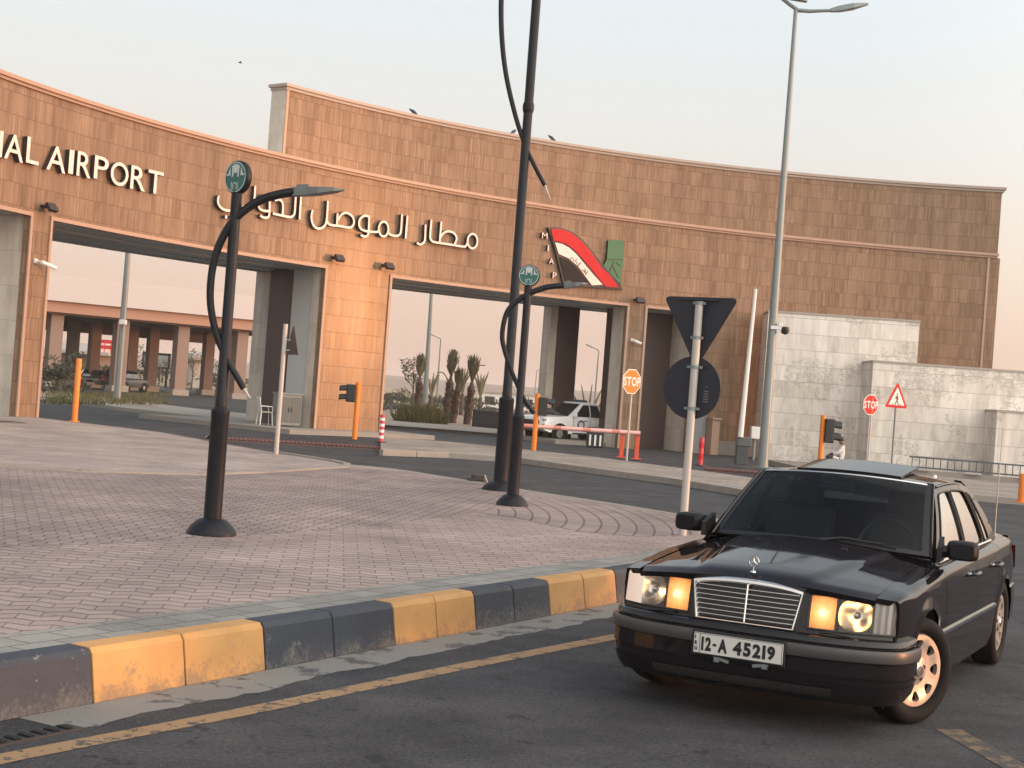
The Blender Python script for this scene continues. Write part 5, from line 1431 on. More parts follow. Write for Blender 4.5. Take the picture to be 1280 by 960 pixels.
for sg in (1, -1):
    for key in ('front', 'rear'):
        o, i_ = GL[key]; m = MB()
        O = ring(o, 10); I = rounded(i_, .5, 10); B_ = [SD(x, v, sg, -.02) for x, v in I]
        m.grid([[SD(x, v, sg) for x, v in O], [SD(x, v, sg, .0) for x, v in I], B_], closed=True, flip=sg > 0)
        fr = cb(m, 'door_frame', MAT['paint'], smooth=25)
        m = MB(); c_ = (sum(p[0] for p in I) / len(I), sum(p[1] for p in I) / len(I)); rows = []
        rows = [[SD(c_[0] + (x - c_[0]) * q, c_[1] + (v - c_[1]) * q, sg, -.008) for x, v in I] for q in (1, .66, .33, .02)]
        m.grid(rows, closed=True, flip=sg > 0); cb(m, 'door_glass', MAT['sideglass'], fr, smooth='all')
        m = MB(); LLp = [SD(x, v, sg, .002) for x, v in I]; m.tube(LLp + [LLp[0]], .006, 6, cap=False); cb(m, 'glass_seal', MAT['seal'], fr, smooth=True)
    # small fixed rear glass and pillar behind the rear door
    m = MB(); P_ = rounded([(-2.365, .04), (-2.185, .89), (-2.31, .86), (-2.55, .04)], .5, 6); c_ = (sum(p[0] for p in P_) / len(P_), sum(p[1] for p in P_) / len(P_))
    m.grid([[SD(c_[0] + (x - c_[0]) * q, c_[1] + (v - c_[1]) * q, sg, .004) for x, v in P_] for q in (1, .5, .02)], closed=True, flip=sg > 0); cb(m, 'quarter_glass', MAT['sideglass'], smooth='all')
    m = MB(); LLp = [SD(x, v, sg, .006) for x, v in P_]; m.tube(LLp + [LLp[0]], .008, 6, cap=False); cb(m, 'glass_seal', MAT['seal'], smooth=True)
    m = MB(); rows = []
    for j in range(9):
        v = -.03 + 1.06 * j / 8; rows.append([SD(-2.64 + .30 * v + (-.40 + .24 * v) * i / 6, v, sg) * 1 if i < 6 else RW(sg * .99, max(0, v)) for i in range(7)])
    m.grid(rows, flip=sg < 0); cb(m, 'rear_pillar', MAT['paint'], smooth='all')
    # drip rail
    m = MB(); m.tube([WSc(sg * 1.0, -.03 + 1.0 * i / 12, .006) for i in range(13)] + [roof(sg * 1.0, i / 16) + Vector((0, sg * .004, 0)) for i in range(1, 15)], .010, 6); cb(m, 'drip_rail', MAT['paint'], smooth=True)
    m = MB(); m.tube([(x, sg * (abs(SD(x, 0, 1).y) + .004), SD(x, 0, 1).z + .006) for x in [-.66 - 1.95 * i / 24 for i in range(25)]], .010, 6); cb(m, 'belt_trim', MAT['chrome'], smooth=True)
    # mirror
    m = MB(); mc = Vector((-.70, sg * .905, .985)); Mz = Matrix.Translation(mc) @ Matrix.Rotation(R(8 * sg), 4, 'Z')
    rows = []
    for x, s_ in ((.085, .0), (.085, .72), (.06, .93), (0, 1.0), (-.055, .98), (-.06, .9)):
        rr_ = []
        for k in range(24):
            a = 2 * math.pi * k / 24; c_, s2 = math.cos(a), math.sin(a); f = (abs(c_) ** 5 + abs(s2) ** 5) ** -.2
            rr_.append(Mz @ Vector((x, .098 * s_ * c_ * f, .062 * s_ * s2 * f)))
        rows.append(rr_)
    m.grid(rows, closed=True); mir = cb(m, 'mirror', MAT['mirror_black'], smooth=40)
    m = MB(); m.F(*[m.V(p) for p in rows[-1]][::1]); cb(m, 'mirror_glass', MAT['chrome'], mir)
    m = MB(); m.prism([(-.60, sg * .765, .91), (-.60, sg * .765, 1.0), (-.74, sg * .75, 1.06), (-.78, sg * .75, .91)], (0, sg * .03, 0)); m.tube([(-.69, sg * .77, .97), (-.69, sg * .84, .975)], [.045, .032], 10); cb(m, 'mirror_base', MAT['seal'], mir, smooth=30)
# wiper
m = MB(); m.tube([WSc(.02, -.02, .02), WSc(.25, .06, .02), WSc(.62, .05, .016)], [.012, .009, .006], 6); m.tube([WSc(.08, .035, .012), WSc(.72, .035, .012)], .005, 6); cb(m, 'wiper', MAT['seal'], smooth=True)
m = MB()
for y in (-.28, .28):
    p = Vector(hood_pt(.80, y)); m.box(p + Vector((0, 0, .004)), (.02, .035, .012))
cb(m, 'washer_jet', MAT['seal'])
# cabin
m = MB(); m.box((-1.65, 0, .55), (2.3, 1.36, .5)); m.box((-.78, 0, .86), (.34, 1.34, .12), taper=.9); cb(m, 'dashboard', MAT['inside'])
for y in (.36, -.36):
    m = MB(); m.box((-1.42, y, .82), (.12, .48, .62), Matrix.Rotation(R(-14), 3, 'Y')); st = cb(m, 'front_seat', MAT['inside'], bevel=.04)
    m = MB(); m.box((-1.53, y, 1.20), (.08, .26, .17), Matrix.Rotation(R(-10), 3, 'Y')); cb(m, 'headrest', MAT['inside'], st, bevel=.03)
m = MB(); m.box((-2.45, 0, .85), (.14, 1.2, .6), Matrix.Rotation(R(-18), 3, 'Y')); cb(m, 'rear_seat', MAT['inside'], bevel=.04)
m = MB(); c_ = Vector((-.99, .36, .93)); Mx = Matrix.Translation(c_) @ Matrix.Rotation(R(-25), 4, 'Y')
m.tube([Mx @ Vector((0, .19 * math.cos(2 * math.pi * i / 28), .19 * math.sin(2 * math.pi * i / 28))) for i in range(29)], .014, 8, cap=False); m.tube([Mx @ Vector((0, -.18, 0)), Mx @ Vector((0, .18, 0))], .02, 6); cb(m, 'steering_wheel', MAT['seal'], smooth=True)
m = MB(); m.box((-1.02, 0, 1.30), (.02, .22, .06)); cb(m, 'rear_view_mirror', MAT['seal'], bevel=.01)
# antenna
m = MB(); y = .70; m.tube([(-3.15, y, zs(-3.15)), (-3.16, y, zs(-3.15) + .32), (-3.20, y, zs(-3.15) + .86)], [.006, .0045, .0022], 6); m.lathe([(.02, 0), (.014, .03), (.006, .034)], (-3.15, y, zs(-3.15) + .005), 12); cb(m, 'antenna', MAT['grey_steel'], smooth=True)
m = MB(); m.tube([RW(.6, .90) + Vector((.02, 0, -.02)), RW(.6, .90) + Vector((0, 0, .05))], [.022, .012], 10); cb(m, 'roof_stub', MAT['white'])

# ------------------------------------------------------------------ wheels
MAT['alloy'] = M('alloy_wheel', (.37, .335, .31), .34, metal=.5, var=.06)
def rim_mesh():
    m = MB(); N = 14
    def dome(r): return interp([(0, .030), (.05, .030), (.075, .020), (.12, .022), (.165, .030), (.185, .030), (.196, .018)], r)
    def P(r, a, dz=0): return (r * math.cos(a), dome(r) + dz, r * math.sin(a))
    for s_ in range(8):
        a0 = 2 * math.pi * s_ / 8; da = math.pi / 8; ac = a0
        # hole loop: rounded trapezoid centred at radius .137
        hole = []
        for k in range(24):
            t = 2 * math.pi * k / 24; c_, s2 = math.cos(t), math.sin(t); f = (abs(c_) ** 2.8 + abs(s2) ** 2.8) ** (-1 / 2.8)
            r = .1400 + .0265 * c_ * f; wa = (.0255 + .0095 * (c_ * f)) / .1385; hole.append((r, ac + wa * s2 * f))
        outer_ = []
        for k in range(24):
            t = 2 * math.pi * k / 24; c_, s2 = math.cos(t), math.sin(t); f = 1 / max(abs(c_), abs(s2))
            outer_.append((.1325 + .0525 * c_ * f, ac + da * s2 * f))
        mid = [((a[0] + b[0]) / 2, (a[1] + b[1]) / 2) for a, b in zip(hole, outer_)]
        m.grid([[P(r, a) for r, a in outer_], [P(r, a) for r, a in mid], [P(r, a) for r, a in hole], [P(r, a, -.006) for r, a in [(h[0] * .98 + .1385 * .02, h[1]) for h in hole]], [P(r, a, -.03) for r, a in hole]], closed=True)
    n = 48
    def rg(r, y): return [(r * math.cos(2 * math.pi * i / n), y, r * math.sin(2 * math.pi * i / n)) for i in range(n)]
    m.grid([rg(.08, dome(.08)), rg(.05, .026), rg(.046, .034), rg(.03, .040), rg(.002, .042)], closed=True)
    m.grid([rg(.185, dome(.185)), rg(.193, .030), rg(.200, .022), rg(.203, .010), rg(.203, -.02)], closed=True, flip=True)
    return m
def wheel(x, sg, steer):
    Mx = Matrix.Translation((x, sg * .760, .315)) @ Matrix.Rotation(steer, 4, 'Z') @ Matrix.Rotation(0 if sg > 0 else math.pi, 4, 'Z')
    m = MB(); n = 56
    prof_ = [(.216, .050), (.222, .075), (.242, .092), (.27, .098), (.298, .088), (.312, .072), (.316, .050), (.317, 0), (.316, -.05), (.312, -.075), (.29, -.095), (.22, -.09), (.20, -.05)]
    m.grid([[(r * math.cos(2 * math.pi * i / n), y, r * math.sin(2 * math.pi * i / n)) for i in range(n)] for r, y in prof_], closed=True, flip=True); m.xf(Mx)
    w = cb(m, 'wheel', MAT['rubber'], smooth=50)
    m = MB()
    for r in (.3168,):
        for y in (-.035, -.012, .012, .035): m.grid([[(r * math.cos(2 * math.pi * i / n), y + d, r * math.sin(2 * math.pi * i / n)) for i in range(n + 1)] for d in (-.004, .004)])
    m.xf(Mx); cb(m, 'tread_groove', MAT['under'], w)
    m = rim_mesh(); m.xf(Mx @ Matrix.Translation((0, .045, 0)) @ Matrix.Diagonal((1.09, 1, 1.09, 1))); rim = cb(m, 'rim', MAT['alloy'], w, smooth=40)
    m = MB(); m.lathe([(.198, -.03), (.198, .0), (.06, .012)], n=40, axis='Y'); m.xf(Mx @ Matrix.Translation((0, .02, 0))); cb(m, 'brake_disc', MAT['under'], w)
    for k in range(5):
        m = MB(); a = 2 * math.pi * (k + .25) / 5; m.lathe([(.0135, .0), (.0125, .0012), (.003, .0012)], (.060 * math.cos(a), .0285, .060 * math.sin(a)), 12, 'Y')
        m.xf(Mx @ Matrix.Translation((0, .045, 0))); cb(m, 'lug_hole', MAT['under'], w)
    m = MB(); m.lathe([(.034, .03), (.034, .042), (.03, .047), (.004, .049)], n=24, axis='Y'); m.xf(Mx @ Matrix.Translation((0, .045, 0))); cb(m, 'hub_cap', MAT['chrome'], w, smooth=30)
ST = R(-26)
wheel(0, 1, ST); wheel(0, -1, ST); wheel(-WB, 1, 0); wheel(-WB, -1, 0)
# ================================================================== BEYOND THE GATEWAY
# lanes, planted verge and the checkpoint yard
slab('verge_far', [gz(x, y, .12) for x, y in ((478, 531), (560, 537), (640, 543.5), (720, 548), (800, 553))] + [Vector((60, 66, 0)), Vector((60, 150, 0)), Vector((-4, 150, 0)), Vector((-8.5, 76, 0))], .12, .16, MAT['sand'], MAT['concrete'])
mm = MB(); P5 = [gz(x, y, .13) for x, y in ((478, 531), (560, 537), (640, 543.5), (720, 548), (800, 553))]; Q5 = [gz(x, y, .13) for x, y in ((478, 525), (560, 531), (640, 538), (720, 543), (800, 549))]
mm.grid([P5, Q5]); o = mm.build('path_strip', MAT['concrete'])
if o.data.polygons[0].normal.z < 0: o.data.flip_normals()
tag(o, kind='structure')
kl = [gz(x, y, .14) for x, y in ((-30, 491), (60, 496), (150, 509), (230, 518), (290, 523.5), (330, 527))]
kr = [gz(x, y, .14) for x, y in ((330, 519), (260, 512.5), (200, 505), (130, 497), (60, 489), (-30, 482))]
slab('verge_near', kl + kr, .14, .2, MAT['concrete'])
gl = [gz(x, y, .16) for x, y in ((-20, 489), (60, 493), (150, 504.5), (200, 509), (175, 503), (110, 494), (60, 488.5), (-20, 481))]
sheet('verge_soil', gl, .15, MAT['sand'])
sheet('parking_yard', [(-75, 74), (-9, 74), (-9, 175), (-90, 175)], .012, MAT['asphalt_far'])
dry = M('dry_field', (.30, .225, .13), .95, var=.3, scale=.02)
sheet('field', [(-300, 150), (300, 150), (700, 780), (-700, 780)], .02, dry)

# ---------- foliage helper
def leafmat(name, c1, c2):
    t = NT(name); P = t.pos(); f = t.noise(P, 3.0, 3); g = t.noise(P, 40, 2)
    c = t.mix(f, c1, c2); c = t.mix(1.0, c, t.ramp(g, [(.3, (.7, .7, .7)), (.7, (1.25, 1.25, 1.2))]), 'MULTIPLY'); t.set(col=c, rough=.65, spec=.25); return t.mat
MAT['leaf'] = leafmat('bush_leaf', (.085, .090, .035), (.17, .165, .070))
MAT['leaf_dark'] = leafmat('dark_leaf', (.028, .034, .026), (.06, .066, .045))
MAT['leaf_dry'] = leafmat('dry_frond', (.11, .105, .065), (.20, .18, .115))
MAT['bark'] = M('palm_bark', (.085, .058, .045), .9, var=.35, scale=9, bump=.6)
def blades(mb, c, n, rx, h, w, rng, lean=.5):
    for i in range(n):
        a = rng.uniform(0, 2 * math.pi); r = rx * math.sqrt(rng.random()); b = Vector(c) + Vector((r * math.cos(a), r * math.sin(a) * .8, 0))
        hh = h * rng.uniform(.55, 1.1) * (1 - .35 * (r / rx) ** 2); la = rng.uniform(0, 2 * math.pi); ln = Vector((math.cos(la), math.sin(la), 0)) * hh * lean * rng.random()
        s_ = Vector((-math.sin(la), math.cos(la), 0)) * w
        mb.poly([b - s_, b + s_, b + s_ * .8 + ln * .5 + Vector((0, 0, hh * .6)), b + ln * 1.1 + Vector((0, 0, hh)), b - s_ * .8 + ln * .5 + Vector((0, 0, hh * .6))])
def leaves(mb, c, n, rad, size, rng, lumps=7):
    L = [(Vector(c) + Vector((rng.gauss(0, .45) * rad[0], rng.gauss(0, .45) * rad[1], rng.uniform(-.7, .8) * rad[2])), rng.uniform(.25, .5)) for _ in range(lumps)]
    for i in range(n):
        p, k = rng.choice(L); d = Vector((rng.gauss(0, 1), rng.gauss(0, 1), rng.gauss(0, 1))).normalized() * rng.random() ** .5
        q = p + Vector((d.x * rad[0], d.y * rad[1], d.z * rad[2])) * k
        u = Vector((rng.gauss(0, 1), rng.gauss(0, 1), rng.gauss(0, 1))).normalized() * size * rng.uniform(.6, 1.4); v = u.orthogonal().normalized() * u.length * .5
        mb.poly([q - u, q + v, q + u, q - v])
def bush(px, py, Y, w, h, label, mat='leaf', n=260, cat='bush', grassy=False):
    rng = random.Random(int(px * 7 + py)); g = at(px, py, Y); g.z = .1; t = thing('bush', g, label, cat)
    m = MB()
    if grassy: blades(m, (0, 0, 0), n, w / 2, h, .025, rng, .7)
    else: leaves(m, (0, 0, h * .5), n, (w / 2, w / 2, h * .5), .075 + h * .02, rng, 9)
    m.build('foliage', MAT[mat], t)
    m = MB()
    for k in range(4): a = rng.uniform(0, 6.28); m.tube([(0, 0, 0), (math.cos(a) * w * .2, math.sin(a) * w * .2, h * .5)], [.03, .012], 5)
    m.build('stems', MAT['bark'], t); return t
def small_tree(px, py, Y, h, w, label, mat='leaf_dark', n=260):
    rng = random.Random(int(px * 13 + py)); g = at(px, py, Y); g.z = .1; t = thing('small_tree', g, label, 'tree')
    m = MB(); m.tube([(0, 0, 0), (.05, 0, h * .35), (0, .05, h * .75)], [.07, .05, .02], 7)
    for k in range(5): a = rng.uniform(0, 6.28); m.tube([(.03, 0, h * (.3 + .08 * k)), (math.cos(a) * w * .35, math.sin(a) * w * .35, h * (.5 + .1 * k))], [.03, .01], 5)
    m.build('trunk', MAT['bark'], t, smooth=True)
    m = MB(); leaves(m, (0, 0, h * .66), int(n * 1.8), (w * .5, w * .5, h * .36), .075, rng, 12); m.build('crown', MAT[mat], t); return t
def palm(px, py, Y, top, label, lean=0.0, bare=False, tuft=1.0, seed=1):
    tuft *= .78
    rng = random.Random(seed); g = at(px, py, Y); g.z = .12; t = thing('palm_tree', g, label, 'palm tree'); H = at(px, top, Y).z - .12
    m = MB(); n = 26; prof = []
    for i in range(n + 1):
        q = i / n; r = interp([(0, .20), (.25, .19), (.5, .16), (.56, .09), (.72, .07), (.80, .09)], q * .8) + rng.uniform(-.025, .025); prof.append((r, H * .80 * q))
    m.lathe(prof, n=12); 
    m.v = [p + Vector((lean * p.z, 0, 0)) + Vector((rng.uniform(-.02, .02), rng.uniform(-.02, .02), 0)) for p in m.v]
    tr = m.build('trunk', MAT['bark'], t, smooth=True)
    m = MB()
    for i in range(110):   # old leaf stubs
        a = rng.uniform(0, 6.28); z = rng.uniform(.03, .5) * H; b = Vector((.155 * math.cos(a) + lean * z, .155 * math.sin(a), z)); d = Vector((math.cos(a) * .10, math.sin(a) * .10, .16)); s_ = Vector((-math.sin(a), math.cos(a), 0)) * .045
        m.poly([b - s_, b + s_, b + d + s_ * .4, b + d - s_ * .4])
    m.build('leaf_stubs', MAT['bark'], tr)
    m = MB()
    for i in range(170):   # fronds tied up in a bundle
        a = rng.uniform(0, 6.28); z0 = H * rng.uniform(.62, .80); r0 = .08
        b = Vector((r0 * math.cos(a) + lean * z0, r0 * math.sin(a), z0)); L = H * rng.uniform(.14, .24) * tuft; o_ = rng.uniform(.05, .24) * tuft
        mid_ = b + Vector((math.cos(a) * o_, math.sin(a) * o_, L * .7)); e = b + Vector((math.cos(a) * o_ * 1.2, math.sin(a) * o_ * 1.2, L)) + Vector((rng.uniform(-.1, .1), rng.uniform(-.1, .1), 0))
        s_ = Vector((-math.sin(a), math.cos(a), 0)) * .03
        m.poly([b - s_, b + s_, mid_ + s_ * 1.4, e, mid_ - s_ * 1.4])
    m.build('crown', MAT['leaf_dry'], t)
    if bare:
        for k, (dx, hz) in enumerate(((-.75, .80), (.85, .86), (1.15, .93))):
            m = MB(); m.tube(spline([(lean * H * .5, 0, H * .42), (dx * .35, 0, H * .62), (dx * .8, 0, H * hz), (dx * 1.25, 0, H * (hz + (.0 if dx < 0 else .05)))], 5), [.05] * 8 + [.03] * 7 + [.015], 6); m.build('bare_frond', MAT['leaf_dry'], t, smooth=True)
    return t
palm(522, 509, 78, 437, 'palm with tied fronds beside the thin lamp pole, left of the other palms', .0, False, 1.0, 1)
palm(557, 521, 74, 431, 'tallest palm with tied fronds, left trunk of the middle pair', .05, False, 1.0, 2)
palm(566, 519, 75, 452, 'palm with long bare curving fronds, right trunk of the middle pair', .07, True, .8, 3)
palm(584, 521, 74, 441, 'palm with bushy tied crown, nearest the dark low wall', .05, False, 1.25, 4)
for i, (px, py, Y, h, lb) in enumerate(((538, 512, 95, 2.6, 'small young palm behind the grassy bush'), (600, 505, 98, 2.9, 'small young palm between the bushy palm and the pale low building'), (577, 508, 100, 3.2, 'young palm seen between the middle pair and the bushy palm'))):
    rng = random.Random(50 + i); g = at(px, py, Y); g.z = .1; t = thing('young_palm', g, lb, 'palm tree')
    m = MB(); m.tube([(0, 0, 0), (0, 0, h * .45)], [.16, .12], 8); m.build('trunk', MAT['bark'], t)
    for k in range(7):
        a = rng.uniform(0, 6.28); q = rng.uniform(.25, .8); m = MB(); m.tube(spline([(0, 0, h * .42), (math.cos(a) * q * .4, math.sin(a) * q * .4, h * .75), (math.cos(a) * q, math.sin(a) * q, h * rng.uniform(.85, 1.05))], 4), [.05, .06, .07, .08, .08, .07, .05, .03, .01], 5); m.build('frond', MAT['leaf_dry'], t)
bush(526, 524, 71, 2.5, 1.0, 'broad yellow green grassy bush at the foot of the palms', 'leaf', 900, 'bush', True)
small_tree(514, 512, 92, 3.4, 1.9, 'small leafy tree left of the palms, against the hills')
for i, (px, py, Y, w, h, lb) in enumerate(((490, 512, 96, 3.4, 1.1, 'low dark shrub beside the right edge of the lit pier'), (548, 508, 105, 3.0, 1.0, 'low dark shrub behind the grassy bush'), (612, 512, 88, 5.5, .8, 'low shrubs in front of the pale low building'), (700, 512, 90, 3.0, 1.3, 'dark shrub behind the back portal column'),
                                         (500, 500, 130, 4, 1.4, 'far dark shrub on the field, left of the small leafy tree'), (676, 520, 80, 2.4, 1.6, 'dark shrub behind the red lit traffic light'))):
    bush(px, py, Y, w, h, lb, 'leaf_dark', 330)
t = thing('agave', (at(735, 512, 76).x, 76, .1), 'spiky plant with bare upright leaves behind the white pickup', 'plant')
rng = random.Random(9)
for k in range(5):
    a = (-.9, -.35, .1, .55, 1.0)[k]; m = MB(); m.tube(spline([(0, 0, 0), (a * .5, 0, 1.3), (a * 1.2, .1, 2.5 - abs(a) * .3)], 5), [.07, .08, .08, .08, .08, .07, .06, .05, .04, .03, .012], 6); m.build('leaf', MAT['leaf_dry'], t)
# dark low wall and pale building
a, b = at(590, 528, 71), at(640, 532, 70); t = thing('low_wall', (a.x, a.y, .1), 'dark curved low wall right of the palms', 'wall'); zt = at(610, 515, 71).z - .1
m = MB(); rows = []
for i in range(15): q = i / 14; x = (b.x - a.x) * 1.5 * q; y = -.9 * math.sin(q * math.pi); rows.append([(x, y, 0), (x, y, zt), (x, y + .35, zt), (x, y + .35, 0)])
I = m.grid(rows); m.F(*I[0]); m.F(*I[-1][::-1]); m.build('wall_face', M('dark_wall', (.045, .042, .045), .7), t)
m = MB(); m.grid([[Vector(r[1]) + Vector((0, -.04, .001)), Vector(r[1]) + Vector((0, -.04, .08)), Vector(r[2]) + Vector((0, .04, .08)), Vector(r[2]) + Vector((0, .04, .001))] for r in rows]); m.build('coping', M('dark_coping', (.06, .055, .055), .6), t)
a = at(603, 506, 170); t = thing('low_building', (a.x + 3, 170, 0), 'pale low building far behind the palms', 'building')
zt = at(615, 491, 170).z
m = MB(); m.box((2, 0, zt / 2), (11, 5, zt)); m.build('walls', MAT['white'], t); m = MB(); m.box((2, 0, zt + .1), (11.6, 5.6, .2)); m.build('roof', MAT['trim_grey'], t)
for k in range(5): m = MB(); m.box((-2.2 + k * 2.1, -2.52, zt * .5), (1.1, .05, .9)); m.build('window', MAT['logo_dark'], t)
# far street lights
def far_light(px, base, top, Y, arm, label, r=.09):
    g = at(px, base, Y); g.z = 0; t = thing('street_light', g, label, 'street light', 'street lights beyond the gateway'); P = loc(t); e = P(*top)
    m = MB(); m.tube([(0, 0, 0), e], [r, r * .55], 8); m.build('pole', MAT['grey_steel'], t, smooth=True)
    if arm:
        f = P(*arm); m = MB(); m.tube([e, f], [r * .5, r * .4], 6); m.build('arm', MAT['grey_steel'], t)
        d = f - e; m = MB(); m.box(f + d.normalized() * .25, (.55, .22, .10), Matrix.Rotation(-math.atan2(d.z, d.x), 3, 'Y')); m.build('luminaire', MAT['grey_steel'], t, bevel=.02)
    return t
far_light(532, 496, (540, 355), 84, None, 'thick lamp pole rising behind the palms out of the portal top', .16)
far_light(546, 500, (551, 424), 120, (541, 419), 'thin grey street light between the palms with an arm to the left')
far_light(743, 505, (748.5, 438), 118, (740, 434), 'grey street light seen right of the back portal column')
far_light(668, 492, (671, 463), 200, (676, 461.5), 'distant street light between the black lamps and the back column')
far_light(572, 500, (574, 440), 150, None, 'very thin distant pole behind the middle palms', .06)
g = at(146, 502, 69.65); t = thing('street_light', (g.x, g.y, .1), 'grey pole with a small camera box in the left portal', 'street light'); P = loc(t)
m = MB(); m.lathe([(.30, 0), (.30, .04), (.17, .05), (.165, .4), (.10, 10.6)], n=16); m.build('pole', MAT['grey_steel'], t, smooth=True)
m = MB(); c = P(155, 403); m.box(c + Vector((.02, -.25, 0)), (.30, .3, .22)); m.build('camera_box', MAT['white'], t, bevel=.02)

# ---------- checkpoint canopy through the left portal
YL, YR = 96.0, 104.5
def cpt(px, py): 
    q = (px - 60) / (313 - 60); return at(px, py, YL + (YR - YL) * q)
c0 = cpt(60, 480); t = thing('checkpoint_canopy', (c0.x, c0.y, 0), 'long checkpoint canopy with pink fascia and brown columns beyond the left portal', 'building'); O_ = Vector(t.location)
dirv = Vector((cpt(313, 480).x - c0.x, YR - YL, 0)); Lc = dirv.length; dirv.normalize(); nv = Vector((-dirv.y, dirv.x, 0))
def cslab(z0, z1, o0, o1, s0=-14, s1=Lc + 5):
    m = MB(); q = [dirv * s0 + nv * o0, dirv * s1 + nv * o0, dirv * s1 + nv * o1, dirv * s0 + nv * o1]
    A = [m.V(p + Vector((0, 0, z0))) for p in q]; B = [m.V(p + Vector((0, 0, z1))) for p in q]
    m.F(*A[::-1]); m.F(*B)
    for i in range(4): j = (i + 1) % 4; m.F(A[i], A[j], B[j], B[i])
    return m
ztf, zbf, zbo = cpt(60, 342).z, cpt(60, 375).z, cpt(60, 389).z
MAT['pink_fascia'] = M('pink_fascia', (.45, .43, .43), .6, var=.06, scale=.5)
cslab(zbf, ztf, 0, 16).build('fascia', MAT['pink_fascia'], t)
cslab(zbo, zbf - .003, .35, 15.6).build('orange_band', M('orange_band', (.32, .18, .125), .5, var=.1), t)
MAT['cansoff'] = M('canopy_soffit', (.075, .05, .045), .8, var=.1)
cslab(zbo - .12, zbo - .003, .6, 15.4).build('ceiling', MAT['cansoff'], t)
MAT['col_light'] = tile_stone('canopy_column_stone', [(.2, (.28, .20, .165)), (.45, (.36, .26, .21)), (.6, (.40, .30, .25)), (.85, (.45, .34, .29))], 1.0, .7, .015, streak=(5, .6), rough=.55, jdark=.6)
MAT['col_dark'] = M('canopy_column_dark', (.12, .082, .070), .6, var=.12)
def ccol(px, w, off, mat):
    best = None
    d = ray(px, 470)
    # intersect view ray with the canopy column line
    p0 = O_ + nv * off; den = d.x * dirv.y - d.y * dirv.x; tt = (p0.x * dirv.y - p0.y * dirv.x) / den
    P = Vector((d.x * tt, d.y * tt, 0)) - O_
    m = MB(); m.box((P.x, P.y, (zbo - .1) / 2), (w, w, zbo - .1), Matrix.Rotation(math.atan2(dirv.y, dirv.x), 3, 'Z')); m.build('column', mat, t)
    m = MB(); m.box((P.x, P.y, .2), (w + .35, w + .35, .4), Matrix.Rotation(math.atan2(dirv.y, dirv.x), 3, 'Z')); m.build('column_base', MAT['concrete'], t)
for px in (64, 147, 223, 297): ccol(px, .82, 1.4, MAT['col_light'])
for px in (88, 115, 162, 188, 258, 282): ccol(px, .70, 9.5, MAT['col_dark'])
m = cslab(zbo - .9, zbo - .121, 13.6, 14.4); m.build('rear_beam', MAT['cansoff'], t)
# billboard, red gantry, kiosk seen between the columns
def board(px0, px1, pyt, pyb, Y, name, label, cat, mat, frame):
    a, b = at(px0, pyt, Y), at(px1, pyb, Y); cx, w, h = (a.x + b.x) / 2, b.x - a.x, a.z - b.z; t = thing(name, (cx, Y, 0), label, cat)
    m = MB(); m.box((0, 0, b.z + h / 2), (w, .15, h)); m.build('panel', mat, t); m = MB()
    for s_ in (-1, 1): m.box((s_ * w / 2, 0, b.z + h / 2), (.18, .3, h + .2))
    for z in (b.z, a.z): m.box((0, 0, z), (w + .2, .3, .18))
    m.build('frame', frame, t)
    for s_ in (-1, 1): m = MB(); m.tube([(s_ * w * .42, .1, 0), (s_ * w * .42, .1, b.z)], .12, 8); m.build('leg', frame, t)
board(180, 211, 441, 460.5, 140, 'billboard', 'grey blank billboard in a dark frame behind the canopy columns', 'billboard', M('billboard_grey', (.27, .28, .26), .6, var=.1), MAT['dark_steel'])
a = at(132, 470, 190); t = thing('red_gantry', (a.x, 190, 0), 'red openwork sign frame on legs far behind the canopy', 'sign frame')
for z_ in (427, 434):
    z = at(132, z_, 190).z; m = MB(); m.box((0, 0, z), (2.2 if z_ < 430 else 3.0, .2, .45)); m.build('red_panel', MAT['red'], t)
for x in (-1.1, -.4, .4, 1.1): m = MB(); m.tube([(x, 0, 0), (x, 0, at(132, 427, 190).z)], .07, 6); m.build('leg', MAT['redorange'], t)
m = MB()
for k in range(5): m.box((0, .1, 1.0 + k * .9), (2.4, .08, .08))
m.build('cross_bars', MAT['redorange'], t)
a = at(96, 462, 170); zt = at(96, 428, 170).z; t = thing('low_building', (a.x, 170, 0), 'brown flat building with a wide roof slab behind the left canopy columns', 'building')
m = MB(); m.box((0, 0, zt * .35), (6, 5, zt * .7)); m.build('walls', MAT['col_light'], t); m = MB(); m.box((.6, -1, zt * .72), (8.2, 8, .35)); m.build('roof', MAT['trim_grey'], t); m = MB(); m.box((-.5, 0, zt * .86), (4.0, 3.5, zt * .25)); m.build('upper_floor', MAT['pink_fascia'], t)
a = at(243, 478, 160); t = thing('guard_tower', (a.x, 160, 0), 'slim pale guard tower with flared top behind the canopy', 'tower'); zt = at(243, 441, 160).z
m = MB(); m.lathe([(.9, 0), (.8, zt * .70), (2.0, zt * .80), (2.1, zt * .86), (1.5, zt * .87)], n=8); m.build('shaft', MAT['trim_grey'], t); m = MB(); m.lathe([(1.6, zt * .87), (1.8, zt * .97), (1.2, zt)], n=8); m.build('cabin', MAT['bluegrey'], t)
for i, (px, py, Y, h, w, lb) in enumerate(((166, 484, 132, 3.6, 3.2, 'dark small tree right of the parked dark car'), (198, 484, 135, 2.6, 2.8, 'small tree below the grey billboard'), (239, 487, 128, 3.4, 2.6, 'small dark tree below the guard tower'), (213, 486, 150, 2.6, 2.6, 'pale leafed small tree right of the billboard'), (270, 488, 130, 2.6, 2.6, 'small tree between the rear canopy columns at right'))):
    small_tree(px, py, Y, h, w, lb, 'leaf_dark', 200)
m = MB(); rng = random.Random(21)
for k in range(70): c = at(rng.uniform(60, 315), 478, 165); leaves(m, (c.x, 165 + rng.uniform(-6, 6), .8), 26, (1.6, 1.2, .8), .22, rng, 3)
